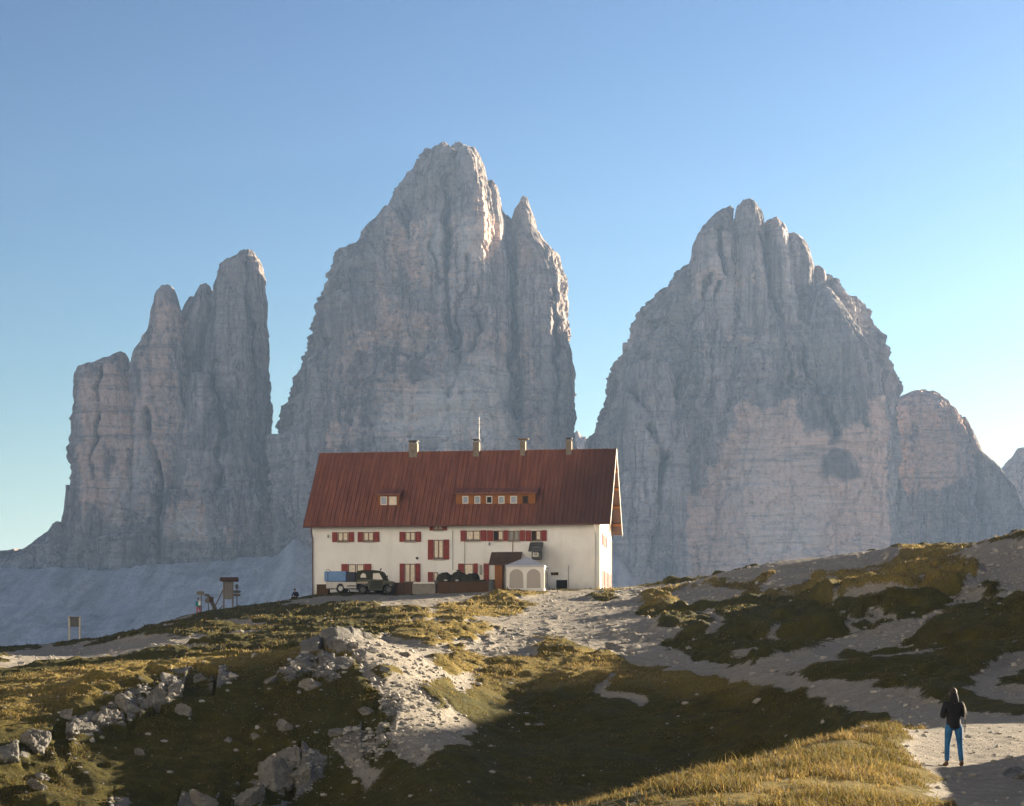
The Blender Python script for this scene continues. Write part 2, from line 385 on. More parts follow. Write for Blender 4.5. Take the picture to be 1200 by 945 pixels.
def hill(x, y, want_mask=False):
    """height of the hill and its ground cover at world points"""
    b = base_h(x, y)
    w = np.maximum(y + Y0, 5.0)
    near = smooth(250, 205, y)
    sc = np.clip(w / 110.0, 0.35, 1.6)
    wx = x + sc * 0.9 * fbm(x / 2.6, y / 2.6, oct=3, seed=3); wy = y + sc * 1.6 * fbm(x / 2.6, y / 3.6, oct=3, seed=4)
    soft = 0.55 * sc
    gravel = region(x, y, GRAVEL, soft, wx, wy)
    gravel = gravel * (1 - region(x, y, TURF, soft, wx, wy))
    rock = region(x, y, ROCK, 1.0 * sc, wx, wy)
    dry_lit = region(x, y, DRY_LIT, 2.5 * sc, wx, wy)
    n1 = fbm(x / 7.0, y / 7.0, oct=4, seed=21); n2 = fbm(x / 1.9, y / 1.9, oct=4, seed=22)
    # the turf swells into cushions; gravel shows in some of the creases between them
    bl = np.abs(vnoise(x / 7.5 + .5 * n2, y / 8.5 + .4 * n1, seed=51)) * 0.7 + np.abs(vnoise(x / 3.1 + .3 * n2, y / 3.4, seed=52)) * 0.3
    hillz = smooth(66, 84, y) * np.clip(.35 + .65 * smooth(2, 12, x), 0, 1)
    # bare patches of their own in the turf
    bare = np.maximum(smooth(0.42, 0.55, fbm(x / 4.2, y / 6.5, oct=4, seed=31)), smooth(0.22, 0.13, bl) * smooth(-.5, .05, fbm(x / 16, y / 20, oct=2, seed=53)) * hillz) * np.maximum(smooth(112, 125, y), smooth(9, 14, x) * smooth(90, 100, y))
    gravel = np.maximum(gravel, bare * 0.8)
    gravel = np.where(y > 206, np.maximum(gravel, 0.6), gravel)
    grass = 1 - np.clip(gravel, 0, 1)
    plat = smooth(0, 5, np.hypot(np.maximum(np.abs(x + 5.5) - 15.5, 0), np.maximum(np.abs(y - 201) - 8, 0)))   # level ground round the hut
    # turf lies on the stones like a thick quilt, stepped into terracettes along the contours
    ter = b / (0.55 * sc) + 1.3 * n1 + 0.5 * n2
    fr = ter - np.floor(ter); step = np.where(fr < 0.72, fr / 0.72 * 0.25, 0.25 + (fr - 0.72) / 0.28 * 0.75) - fr
    slope_zone = smooth(62, 80, y)
    h = b + grass * ((0.26 - 0.16 * smooth(120, 160, y)) + 0.30 * n1 + 0.17 * n2 + 0.22 * (0.4 + smooth(-0.3, 0.4, fbm(x / 14, y / 14, oct=2, seed=26))) * step * slope_zone) * sc * plat * near * np.where(y < 62, 0.65, 1.0)
    calm = 1 - 0.75 * smooth(172, 186, y) * smooth(-14, -24, x)
    h = b + (h - b) * calm
    h = h + grass * plat * near * hillz * 1.5 * (1 - .55 * smooth(130, 165, y)) * (bl - 0.30) * np.clip(sc, .8, 1.5) * calm
    # broad steps: flat treads that catch the low sun, steep fronts that do not
    t2 = b / 1.5 + 0.9 * fbm(x / 11, y / 11, oct=3, seed=55) + 0.12 * n2; f2_ = t2 - np.floor(t2)
    st2 = np.where(f2_ < 0.62, f2_ / 0.62 * 0.12, 0.12 + smooth(0.62, 1.0, f2_) * 0.88) - f2_
    h = h + np.clip(grass, .25, 1) * plat * near * 1.1 * st2 * smooth(92, 105, y) * smooth(3, 9, x) * calm
    h = h + grass * plat * 0.08 * sc * fbm(x / 0.55, y / 0.55, oct=3, seed=24)
    h = h + gravel * (0.06 * n1 + 0.05 * n2 + 0.035 * fbm(x / 0.4, y / 0.4, oct=2, seed=25)) * sc * plat
    # bedrock: tilted blocks with steps between them
    f1, f2, cid, tl1 = cells(x / (2.3 * sc) + 0.12 * n2, y / (3.0 * sc) + 0.12 * n1, 41, True)
    g1, g2, did, tl2 = cells(x / (0.75 * sc) + 0.2 * n2, y / (1.0 * sc), 43, True)
    blk = 1.5 * (cid - 0.45) + 1.1 * tl1 + 0.55 * (did - 0.5) + 0.6 * tl2 - 0.25 * smooth(0.10, 0.0, f2 - f1) + 0.25 * n2
    h = h + rock * (blk * 0.36 - 0.05) * sc
    if want_mask:
        m = np.zeros(x.shape + (4,)); m[..., 0] = gravel; m[..., 1] = np.clip(rock * (0.62 + 0.55 * blk), 0, 1); m[..., 2] = dry_lit; m[..., 3] = 1
        return h, m
    return h

def lin_parts(*parts):
    out = []
    for a, b, n in parts: out.append(np.linspace(a, b, n, endpoint=False))
    out.append(np.array([parts[-1][1]])); return np.concatenate(out)
tu = lin_parts((-0.60, -0.26, 120), (-0.26, 0.26, 1000), (0.26, 0.60, 130))
tt = lin_parts((math.log(5.0), math.log(45.0), 90), (math.log(45.0), math.log(222.0), 980), (math.log(222.0), math.log(425.0), 90))
TU, TTm = np.meshgrid(tu, tt); TY = np.exp(TTm) - Y0; TX = TU * (TY + Y0)
TH, TM = hill(TX, TY, True)
me = mesh_np('hillside', np.stack([TX, TY, TH], -1).reshape(-1, 3), grid_quads(len(tt), len(tu)), colors={'mask': TM.reshape(-1, 4)})
hillside = tag(link('hillside', me, M_ground), kind='structure')
def hill_pt(x, y): return float(hill(np.array([float(x)]), np.array([float(y)]))[0])
def hill_arr(x, y): return hill(np.asarray(x, float), np.asarray(y, float))

# the valley behind the hill and the scree below the towers
def valley(x, y):
    z = np.interp(y, [330, 450, 700, 1100, 1500, 1700, 1900, 2050, 2300, 3000, 6000, 20000], [-75, -120, -150, -120, -20, 30, 80, 122, 120, 60, 20, 0])
    px = x / np.maximum(y, 1) * FPX + CX
    side = np.interp(px, [-900, -300, 0, 60, 120, 200, 320, 345, 380, 500, 690, 722, 775, 900, 1300, 2000], [-60, -25, 0, -2, -6, 2, 10, 24, 8, 0, 24, 32, -14, -20, -30, -60])
    z = z + side * smooth(1300, 2050, y)
    rel = smooth(900, 1600, y)
    z = z + rel * (4 * fbm(x / 200, y / 300, oct=3, seed=61) + 5.0 * fbm(x / 26, y / 330, oct=4, seed=62) + 1.8 * fbm(x / 7, y / 12, oct=3, seed=63) + 5.0 * smooth(.25, .6, fbm(x / 60, y / 50, oct=3, seed=64)) * np.abs(fbm(x / 6, y / 6, oct=3, seed=65)))
    return z
vx = lin_parts((-9000, -900, 40), (-900, 900, 420), (900, 9000, 40)); vy = lin_parts((360, 1300, 60), (1300, 2300, 420), (2300, 3500, 40), (3500, 20000, 20))
VX, VY = np.meshgrid(vx, vy); VZ = valley(VX, VY)
kk = NT('scree', 0.95, 0.1); ps = kk.pos()
n1 = kk.noise(ps, 0.012, 6, 0.6); n2 = kk.noise(kk.pos((1, 0.08, 0.3)), 0.06, 7, 0.7); n3 = kk.noise(ps, 0.35, 4, 0.7)
cc = kk.ramp(n2, [(0.3, (0.33, 0.28, 0.255)), (0.55, (0.64, 0.54, 0.49)), (0.75, (0.78, 0.68, 0.63))])
cc = kk.mix(kk.ramp(n1, [(0.56, 0.0), (0.70, 0.6)]), cc, (0.17, 0.16, 0.15))
cc = kk.mix(kk.ramp(n3, [(0.34, 0.6), (0.46, 0.0)]), cc, (0.14, 0.138, 0.13)); kk.color(cc); kk.bump(n3, 0.6, 1.5)
M_scree = kk.m
me = mesh_np('scree_slope', np.stack([VX, VY, VZ], -1).reshape(-1, 3), grid_quads(len(vy), len(vx)))
tag(link('scree_slope', me, M_scree), kind='structure')
# one plain sheet out to the horizon, far below
me = mesh_np('valley_floor', np.array([(-40000, -30000, -175), (40000, -30000, -175), (40000, 50000, -175), (-40000, 50000, -175)], float), np.array([[0, 1, 2, 3]]))
tag(link('valley_floor', me, M_scree), kind='structure')
# an unseen rock bowl added behind and left of the camera, out of frame,
# to throw warm light back on everything that faces away from the sun
az = np.radians(np.linspace(158, 318, 140)); rr_ = np.linspace(0, 1, 60)
AZ, RRR = np.meshgrid(az, rr_)
endf = smooth(158, 180, np.degrees(AZ)) * smooth(318, 298, np.degrees(AZ))
dist = 330 + 420 * RRR
bz = -40 + 520 * endf * RRR ** 0.9 * (1 + 0.25 * fbm(AZ * 6, RRR * 2, oct=4, seed=81)) + 26 * endf * fbm(AZ * 40, RRR * 8, oct=4, seed=82, ridge=True) * smooth(0, .2, RRR)
bz[-1] = -60
BX = dist * np.cos(AZ); BY = dist * np.sin(AZ)
me = mesh_np('bounce_slope', np.stack([BX, BY, bz], -1).reshape(-1, 3), grid_quads(60, 140))
k = NT('bounce_dolomite', 0.95, 0.1); k.color(k.ramp(k.noise(k.pos(), 0.03, 6, 0.6), [(0.3, (0.25, 0.255, 0.265)), (0.7, (0.36, 0.375, 0.39))]))
tag(link('bounce_slope', me, k.m), kind='structure')
# ------------------------------------------------------------------ the rock towers
def rock_material():
    k = NT('dolomite', 0.95, 0.08)
    pos = k.pos()
    a = k.attr('mask'); r, g, b = k.sep(a.outputs['Color'])[:3]     # r warm rock, g dark rock, b pale rock
    st = k.noise(k.pos((1, 1, 0.16)), 0.030, 7, 0.68, 0.6)           # long vertical streaks
    ly = k.noise(k.pos((0.10, 0.10, 1)), 0.085, 6, 0.7, 0.3)          # strata
    bl = k.noise(pos, 0.011, 6, 0.6); fi = k.noise(pos, 0.16, 6, 0.72)
    base = k.ramp(st, [(0.32, (0.085, 0.08, 0.085)), (0.5, (0.44, 0.37, 0.345)), (0.66, (0.72, 0.63, 0.59))])
    base = k.mix(k.ramp(bl, [(0.38, 0.0), (0.66, 0.55)]), base, (0.315, 0.265, 0.225))
    s2 = k.noise(k.pos((1, 1, 0.07)), 0.11, 5, 0.7, 0.4)
    base = k.mix(k.ramp(s2, [(0.38, 0.75), (0.50, 0.0)]), base, (0.085, 0.082, 0.085))
    base = k.mix(k.ramp(s2, [(0.58, 0.0), (0.72, 0.5)]), base, (0.46, 0.44, 0.41))
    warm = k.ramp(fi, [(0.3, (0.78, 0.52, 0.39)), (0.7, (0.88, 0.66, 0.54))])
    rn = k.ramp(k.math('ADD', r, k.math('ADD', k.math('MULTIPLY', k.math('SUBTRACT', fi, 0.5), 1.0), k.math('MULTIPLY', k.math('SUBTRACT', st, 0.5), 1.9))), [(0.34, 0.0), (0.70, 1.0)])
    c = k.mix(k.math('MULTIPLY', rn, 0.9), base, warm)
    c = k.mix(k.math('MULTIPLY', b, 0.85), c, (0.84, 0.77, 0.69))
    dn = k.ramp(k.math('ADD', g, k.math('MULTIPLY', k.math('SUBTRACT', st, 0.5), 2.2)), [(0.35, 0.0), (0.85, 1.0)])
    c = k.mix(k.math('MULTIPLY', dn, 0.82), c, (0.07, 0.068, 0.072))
    c = k.mix(k.ramp(ly, [(0.36, 0.45), (0.46, 0.0)]), c, (0.12, 0.115, 0.11))
    c = k.mix(k.ramp(ly, [(0.60, 0.0), (0.74, 0.28)]), c, (0.44, 0.42, 0.39))
    l2 = k.noise(k.pos((0.05, 0.05, 1)), 0.30, 4, 0.7)
    c = k.mix(k.ramp(l2, [(0.36, 0.35), (0.48, 0.0)]), c, (0.16, 0.15, 0.15))
    c = k.mix(k.ramp(fi, [(0.33, 0.5), (0.46, 0.0)]), c, (0.09, 0.088, 0.09))
    c = k.mix(k.math('MULTIPLY', k.sep(k.attr('crack').outputs['Color'])[0], 0.9), c, (0.06, 0.058, 0.064))
    # joints: thin dark lines, mostly upright
    for sc_, wd_, am_ in (((1, 1, 0.22), 0.030, 0.38), ((1, 1, 0.45), 0.10, 0.22)):
        wv = k.n('ShaderNodeVectorMath', operation='ADD'); k.l(k.pos(sc_), wv.inputs[0])
        nz_ = k.n('ShaderNodeTexNoise'); k.l(pos, nz_.inputs['Vector']); nz_.inputs['Scale'].default_value = 0.05; nz_.inputs['Detail'].default_value = 4
        vs_ = k.n('ShaderNodeVectorMath', operation='SCALE'); k.l(nz_.outputs['Color'], vs_.inputs[0]); vs_.inputs['Scale'].default_value = 6.0
        k.l(vs_.outputs[0], wv.inputs[1])
        vo = k.n('ShaderNodeTexVoronoi', feature='DISTANCE_TO_EDGE'); k.l(wv.outputs[0], vo.inputs['Vector']); vo.inputs['Scale'].default_value = wd_
        ln = k.ramp(vo.outputs['Distance'], [(0.0, 1.0), (0.055, 0.0)])
        c = k.mix(k.math('MULTIPLY', ln, k.math('MULTIPLY', k.ramp(bl, [(0.35, 1.0), (0.65, 0.25)]), am_)), c, (0.055, 0.053, 0.058))
    k.color(c)
    hh = k.math('ADD', k.math('MULTIPLY', fi, 0.6), k.math('ADD', k.math('MULTIPLY', ly, 0.5), k.math('MULTIPLY', st, 0.5)))
    k.bump(hh, 1.0, 9.0)
    return k.m
M_rock = rock_material()

def pillar(rows, Y, depth, dy=0.0, nz=None, na=None, expo=2.6, A=(11, 6, 2.2), seed=0, step=1.35):
    """closed tower of rock: rows = (py, left px, right px) from the top down, at distance Y"""
    rows = np.array(rows, float); Y = Y + dy; dy = 0.0; k = Y / FPX      # outline kept at the pillar's own distance
    H = (rows[-1, 0] - rows[0, 0]) * k
    wmax = (rows[:, 2] - rows[:, 1]).max() * k
    nz = nz or max(24, int(H / step)); na = na or int(np.clip(2.0 * (wmax + depth) / step, 60, 900))
    py = np.linspace(rows[0, 0], rows[-1, 0], nz)
    xl = (np.interp(py, rows[:, 0], rows[:, 1]) - CX) * k; xr = (np.interp(py, rows[:, 0], rows[:, 2]) - CX) * k
    # the outline steps in and out in ledges
    def stp(u, sd): i = np.floor(u); f_ = smooth(.45, 1.0, u - i); a_ = _h(i.astype(np.int64), np.full(i.shape, sd), np.zeros(i.shape, np.int64), seed); b_ = _h(i.astype(np.int64) + 1, np.full(i.shape, sd), np.zeros(i.shape, np.int64), seed); return a_ * (1 - f_) + b_ * f_ - .5
    g_ = np.clip((xr - xl) / 120.0, .15, 1.0) * k
    xl = xl + g_ * (4.0 * stp(py / 21.0, 1) + 2.4 * stp(py / 7.3 + .4, 2) + 0.7 * stp(py / 2.7, 5)); xr = xr + g_ * (4.0 * stp(py / 18.0 + .3, 3) + 2.4 * stp(py / 6.7, 4) + 0.7 * stp(py / 2.9, 6))
    z = (HY - py) * k
    xc = (xl + xr) / 2; hw = np.maximum((xr - xl) / 2, 0.6)
    th = np.linspace(0, 2 * np.pi, na, endpoint=False)
    th = th - 0.22 * np.sin(2 * th)                          # more columns on the wide faces
    c, s = np.cos(th), np.sin(th)
    cx = np.sign(c) * np.abs(c) ** (2 / expo); sy = np.sign(s) * np.abs(s) ** (2 / expo)
    dp = depth * (0.30 + 0.70 * (hw / hw.max()))
    X = xc[:, None] + hw[:, None] * cx[None]; Yy = Y + dy + dp[:, None] * sy[None]; Z = np.repeat(z[:, None], na, 1)
    nx = c[None] * np.ones_like(X); ny = s[None] * np.ones_like(X)
    f = np.clip(hw[:, None] / 60.0, 0.25, 1.0)
    warp = 18 * fbm(X / 90, Yy / 90, Z / 90, oct=2, seed=seed + 5)
    zz = Z + 10 * fbm(X / 120, Yy / 120, oct=2, seed=seed + 7)
    arc = X + 0.8 * Yy + 4 * fbm(X / 30, Yy / 30, Z / 40, oct=3, seed=seed + 6)      # along the face
    d = A[0] * fbm((X + warp) / 48, Yy / 48, Z / 420, oct=4, seed=seed, ridge=True, gain=0.6)
    d = d + 0.8 * A[1] * fbm((X + warp * .4) / 13, Yy / 13, Z / 70, oct=4, seed=seed + 1, ridge=True, gain=0.6)
    # joint blocks of three sizes, each standing in or out a little, with joints between
    for sx, sz, am, jn, sg in ((26, 95, 7.0, 3.0, 21), (10, 34, 3.6, 1.6, 22), (4.2, 9.0, 1.7, 0.6, 23)):
        f1, f2, cid = cells(arc / sx, zz / sz, seed + sg)
        d = d + (A[1] / 6.0) * (am * (cid - 0.5) - jn * smooth(0.16, 0.0, f2 - f1))
    d = d + A[2] * fbm(X / 60, zz / 7.0, oct=3, seed=seed + 2) + A[2] * fbm(X / 6.5, Yy / 6.5, Z / 9, oct=3, seed=seed + 3)
    # every few dozen metres a ledge
    for per, am in ((46.0, 3.4), (15.0, 1.3)):
        ls = zz / per + 0.5 * fbm(X / 70, Yy / 70, oct=2, seed=seed + 9); fr = ls - np.floor(ls)
        d = d + am * (0.5 - fr) * smooth(-0.2, 0.4, vnoise(X / 60, np.floor(ls) * 3.7, seed=seed + 11))
    d = (d - np.percentile(d, 72)) * f
    X = X + nx * d; Yy = Yy + ny * d
    # summits and shoulders break up into teeth
    t = z[0] - Z
    f1, f2, cid = cells(X / 9.0, Yy / 14.0, seed + 31); g1, g2, did = cells(X / 3.6, Yy / 6.0, seed + 32)
    Z = Z + f * np.exp(-t / (16.0 + 0.05 * t.max())) * (13 * (cid - 0.62) + 5 * (did - 0.5))
    Z = Z + 0.35 * A[1] * f * fbm(X / 12, Yy / 12, oct=3, seed=seed + 12) * smooth(0, 1, (rows[-1, 0] - py)[:, None] / (rows[-1, 0] - rows[0, 0]) * 3)
    # summit: rings that close over the top, broken up by the same noise
    co = [np.stack([X, Yy, Z], -1)]
    top = co[0][0]; cen = top.mean(0)
    rings = []
    for q, up in ((0.72, 0.9), (0.42, 1.5), (0.12, 1.8)):
        g = cen + (top - cen) * np.array([q, q, 1.0]); g[:, 2] += up * f.min() * 2.0 * (1 + fbm(g[:, 0] / 6, g[:, 1] / 6, oct=2, seed=seed + 13)); rings.append(g)
    V = np.concatenate([np.stack(rings[::-1], 0), co[0]], 0)
    q = grid_quads(V.shape[0], na, wrap=True)
    return V.reshape(-1, 3), q[:, ::-1]

CRACKS = {}
def mountain(name, pillars, warm=(), dark=(), pale=(), cracks=(), Y=2150):
    Vs, Qs, off = [], [], 0
    for a in pillars:
        v, q = pillar(**a); Vs.append(v); Qs.append(q + off); off += len(v)
    V = np.concatenate(Vs); Q = np.concatenate(Qs); k = Y / FPX
    cols = np.zeros((len(V), 4)); cols[:, 3] = 1; crk = np.zeros(len(V))
    # everything below is laid out in metres across the face (x) and up it (z)
    wob = 7 * np.stack([fbm(V[:, 0] / 22, V[:, 2] / 22, oct=3, seed=71), fbm(V[:, 0] / 22, V[:, 2] / 30, oct=3, seed=72)], -1)
    fx, fz = V[:, 0] + wob[:, 0], V[:, 2] + 1.5 * wob[:, 1]
    def tr(pts): return [((a - CX) * k, (HY - b) * k) for a, b in pts]
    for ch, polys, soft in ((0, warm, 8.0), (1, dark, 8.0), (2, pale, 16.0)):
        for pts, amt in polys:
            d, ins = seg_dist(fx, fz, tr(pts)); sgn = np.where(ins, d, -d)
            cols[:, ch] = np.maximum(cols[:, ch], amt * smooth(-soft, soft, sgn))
    wob2 = 1.1 * wob
    brk = np.clip(0.55 + 1.1 * fbm(V[:, 0] / 30, V[:, 2] / 26, oct=3, seed=77), 0.05, 1.2)
    for pts, wd, dep in cracks:
        d, _ = seg_dist(V[:, 0] + wob2[:, 0], V[:, 2], tr(pts), closed=False)
        e = brk * np.exp(-(d / (wd * 0.55 * (0.5 + brk))) ** 2) * (V[:, 1] < Y + 150)
        V[:, 1] += 1.3 * dep * e; crk = np.maximum(crk, np.clip(1.2 * brk, .45, 1) * np.exp(-(d / (wd * 0.55)) ** 2))
    me = mesh_np(name, V, Q, colors={'mask': cols, 'crack': np.stack([crk, crk, crk, np.ones_like(crk)], -1)}, smooth_=False)
    return tag(link(name, me, M_rock), kind='structure')

# western group of spires (left in the photograph)
YL = 2200
def pl(rows, depth, dy=0, seed=0, **kw): return dict(rows=rows, Y=YL, depth=depth, dy=dy, seed=seed, **kw)
mountain('mountain_spires', [
    pl([(298,284,300),(304,278,303),(309,266,306),(316,257,309),(340,253,312),(386,248,315),(430,240,317),(480,225,320),(540,215,322),(600,205,324),(690,190,335)], 75, 0, 101),
    pl([(335,238,246),(342,233,249),(352,229,252),(366,222,254),(390,212,256),(430,205,262),(520,200,270),(690,190,290)], 60, 25, 102, A=(7,5,2)),
    pl([(350,224,230),(360,217,234),(400,206,240),(520,200,245)], 40, 30, 152, A=(5,4,2)),
    pl([(337,190,200),(342,186,203),(350,182,206),(366,178,212),(385,175,216),(405,168,220),(421,160,226),(450,156,234),(500,158,244),(560,160,252),(690,150,262)], 60, -6, 103),
    pl([(415,140,149),(420,129,151),(427,116,152),(434,95,154),(453,90,160),(481,87,171),(520,86,174),(570,86,176),(610,86,180),(690,80,190)], 62, -4, 104),
    pl([(410,160,176),(440,155,186),(520,158,200),(690,150,230)], 50, -30, 105, A=(9,5,2)),
    pl([(440,225,262),(520,214,290),(600,205,316),(690,195,330)], 55, -38, 106, A=(12,6,2)),
    # broken teeth on the left skirt
    pl([(570,79,84),(585,77,90),(600,75,96),(640,66,120),(690,40,150)], 40, 0, 107, A=(5,4,2)),
    pl([(614,64,76),(626,56,84),(640,36,100),(655,10,130),(690,-30,170)], 60, 0, 108, A=(5,5,2)),
    pl([(646,18,40),(655,-40,70),(670,-140,110),(720,-300,170)], 90, 20, 109, A=(5,5,2)),
    # the banded foot
    pl([(585,160,318),(620,150,322),(640,110,326),(690,100,330)], 80, -42, 110, A=(9,8,2.4)),
    ],
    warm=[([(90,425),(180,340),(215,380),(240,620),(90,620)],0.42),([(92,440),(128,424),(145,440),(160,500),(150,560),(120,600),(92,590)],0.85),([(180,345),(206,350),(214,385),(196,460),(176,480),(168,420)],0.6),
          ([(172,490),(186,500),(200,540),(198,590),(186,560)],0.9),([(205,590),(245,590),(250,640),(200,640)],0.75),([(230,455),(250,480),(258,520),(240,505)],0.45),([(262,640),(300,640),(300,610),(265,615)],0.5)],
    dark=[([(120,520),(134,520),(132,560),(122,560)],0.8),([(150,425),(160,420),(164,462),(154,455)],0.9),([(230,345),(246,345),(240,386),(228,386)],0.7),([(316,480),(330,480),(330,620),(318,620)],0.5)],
    pale=[([(215,610),(245,610),(245,640),(215,640)],0.9),([(130,560),(170,540),(165,600),(130,610)],0.5)],
    cracks=[([(284,300),(292,360),(294,440)],3,14),([(112,430),(108,500),(110,560)],3,14),([(172,481),(174,520),(190,560),(198,640)],4,18),([(118,588),(160,602),(175,612)],2,8),([(250,420),(262,500),(258,590)],4,14)], Y=YL - 60)

# the tallest tower (centre)
YM = 2150
def pm(rows, depth, dy=0, seed=0, **kw): return dict(rows=rows, Y=YM, depth=depth, dy=dy, seed=seed, **kw)
mountain('mountain_tower', [
    pm([(186,501,560),(190,493,562),(206,481,567),(222,471,570),(240,462,578),(256,443,589),(270,438,600),(286,425,618),(305,404,634),(330,391,645),(360,378,650),(390,369,653),(420,362,656),(450,355,660),(480,340,664),(530,324,668),(700,310,675)], 150, 60, 201, A=(20,9,2.6)),
    pm([(177,512,528),(180,505,534),(187,501,540),(215,490,548),(260,486,552),(320,480,560),(420,470,570),(560,450,590)], 75, -42, 202, A=(15,9,2.6)),
    pm([(178,546,552),(181,536,558),(186,534,561),(200,532,567),(217,530,571),(250,528,578),(330,528,584),(450,528,590),(560,528,596)], 70, -46, 203, A=(13,8,2.4)),
    pm([(219,572,579),(224,571,583),(234,570,586),(258,569,590),(330,566,598),(450,560,606),(600,555,612)], 66, -28, 204, A=(9,5,2.2)),
    pm([(242,609,620),(247,607,622),(254,602,624),(262,599,627),(278,596,630),(298,594,643),(314,594,657),(330,594,661),(362,594,664),(397,596,665),(440,600,671),(480,600,673),(560,600,674),(700,600,676)], 100, 30, 205, A=(9,6,2.2), expo=2.9),
    pm([(250,444,470),(300,410,500),(360,376,520),(420,374,530),(520,342,540),(700,316,545)], 95, -20, 206, A=(12,7,2.4)),
    pm([(205,476,492),(236,458,500),(270,440,510)], 40, 10, 216, A=(6,5,2)),
    pm([(420,430,560),(470,415,590),(530,405,605),(700,395,615)], 70, -72, 207, A=(7,5,2.4), expo=3.4),
    pm([(520,660,672),(560,655,676),(700,650,690)], 60, 0, 208),
    ],
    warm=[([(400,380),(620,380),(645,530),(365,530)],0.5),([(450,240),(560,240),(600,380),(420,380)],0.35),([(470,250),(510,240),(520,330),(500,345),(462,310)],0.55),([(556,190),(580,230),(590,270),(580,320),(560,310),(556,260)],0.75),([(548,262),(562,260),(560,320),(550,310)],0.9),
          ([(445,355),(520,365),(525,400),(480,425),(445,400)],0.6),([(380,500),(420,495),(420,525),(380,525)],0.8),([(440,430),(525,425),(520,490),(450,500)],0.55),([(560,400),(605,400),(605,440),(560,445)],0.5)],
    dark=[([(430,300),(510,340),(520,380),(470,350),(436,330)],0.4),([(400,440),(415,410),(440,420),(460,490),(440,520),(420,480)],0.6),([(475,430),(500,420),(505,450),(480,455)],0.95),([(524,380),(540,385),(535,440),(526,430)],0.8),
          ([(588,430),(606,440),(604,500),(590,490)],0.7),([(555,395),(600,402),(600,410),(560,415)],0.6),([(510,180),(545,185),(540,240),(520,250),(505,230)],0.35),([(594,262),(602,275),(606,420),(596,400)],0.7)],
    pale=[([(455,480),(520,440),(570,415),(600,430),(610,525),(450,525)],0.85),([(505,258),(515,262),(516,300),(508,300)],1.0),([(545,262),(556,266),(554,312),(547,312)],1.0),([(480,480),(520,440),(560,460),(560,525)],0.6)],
    cracks=[([(524,200),(522,250),(528,320),(526,400)],5,24),([(547,300),(540,350),(534,420),(528,470)],3,12),([(588,258),(598,300),(600,400),(604,480)],5,28),([(556,330),(560,380),(552,410)],3,10),([(652,330),(655,420),(656,500)],4,16),([(505,262),(512,310),(520,330)],3,12)], Y=YM - 100)

# the broad dome (right)
YR = 2060
def pr(rows, depth, dy=0, seed=0, **kw): return dict(rows=rows, Y=YR, depth=depth, dy=dy, seed=seed, **kw)
mountain('mountain_dome', [
    pr([(312,803,950),(322,796,956),(336,784,964),(349,778,982),(359,760,990),(376,751,1004),(400,738,1012),(420,726,1024),(439,720,1033),(460,717,1038),(478,713,1040),(497,703,1039),(517,694,1038),(560,690,1042),(600,688,1046),(720,680,1052)], 170, 50, 301, A=(13,8,2.4), expo=2.8),
    pr([(248,851,858),(253,838,858),(260,829,859),(267,822,863),(283,811,865),(300,810,865),(312,809,866),(340,807,866),(400,802,866),(480,796,880)], 60, -40, 302, A=(11,8,2.4)),
    pr([(240,868,880),(244,865,885),(252,862,890),(266,861,894),(300,860,896),(330,859,899),(400,857,906),(500,850,922),(700,840,940)], 58, -56, 303, A=(11,7,2.4)),
    pr([(261,898,910),(267,894,916),(278,892,922),(300,891,926),(330,892,930),(400,900,940),(480,905,955)], 50, -36, 304, A=(7,5,2)),
    pr([(276,920,927),(282,915,936),(290,913,943),(298,912,947),(318,912,952),(350,917,953),(420,920,965)], 46, -22, 305, A=(6,5,2)),
    pr([(314,954,961),(319,950,966),(326,949,968),(336,949,968),(352,948,972)], 16, -34, 306, A=(4,4,1.6)),
    pr([(322,797,812),(335,785,815),(352,775,820),(380,760,825)], 45, -20, 307, A=(6,5,2)),
    pr([(345,950,968),(356,945,978),(380,940,994),(410,940,1010),(440,945,1024),(500,950,1036),(700,950,1044)], 95, -30, 308, A=(6,5,2), expo=3),
    pr([(430,735,790),(460,728,800),(520,712,810),(600,705,820),(720,700,830)], 80, -52, 309, A=(8,5,2)),
    pr([(468,868,1030),(500,850,1042),(560,830,1042),(640,815,1048),(720,810,1050)], 90, -52, 310, A=(4,3.5,2.0), expo=3.2),
    ],
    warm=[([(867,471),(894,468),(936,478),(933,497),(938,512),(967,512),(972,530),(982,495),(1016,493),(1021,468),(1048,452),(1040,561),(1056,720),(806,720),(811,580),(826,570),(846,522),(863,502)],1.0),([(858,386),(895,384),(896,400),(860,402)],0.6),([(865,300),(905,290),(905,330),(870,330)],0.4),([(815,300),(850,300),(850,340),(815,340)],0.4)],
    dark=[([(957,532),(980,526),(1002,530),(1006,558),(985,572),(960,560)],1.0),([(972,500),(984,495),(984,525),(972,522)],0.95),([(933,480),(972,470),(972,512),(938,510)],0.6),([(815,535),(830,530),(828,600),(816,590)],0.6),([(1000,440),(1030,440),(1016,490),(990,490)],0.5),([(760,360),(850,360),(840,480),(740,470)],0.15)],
    pale=[([(880,600),(960,590),(950,655),(870,655)],0.6),([(862,505),(960,540),(900,600),(850,590)],0.3)],
    cracks=[([(838,310),(828,350),(812,400),(804,440),(796,490)],3,18),([(846,320),(842,400),(836,470)],3,14),([(738,450),(765,488),(778,530),(772,600),(766,660)],4,22),([(808,470),(790,520),(778,540)],2.5,10),([(914,330),(925,380),(932,440)],3,12),([(930,350),(950,410),(964,450),(975,510)],3,16),([(853,255),(856,310)],3,12),([(896,262),(905,300),(912,330)],3,14)], Y=YR - 125)

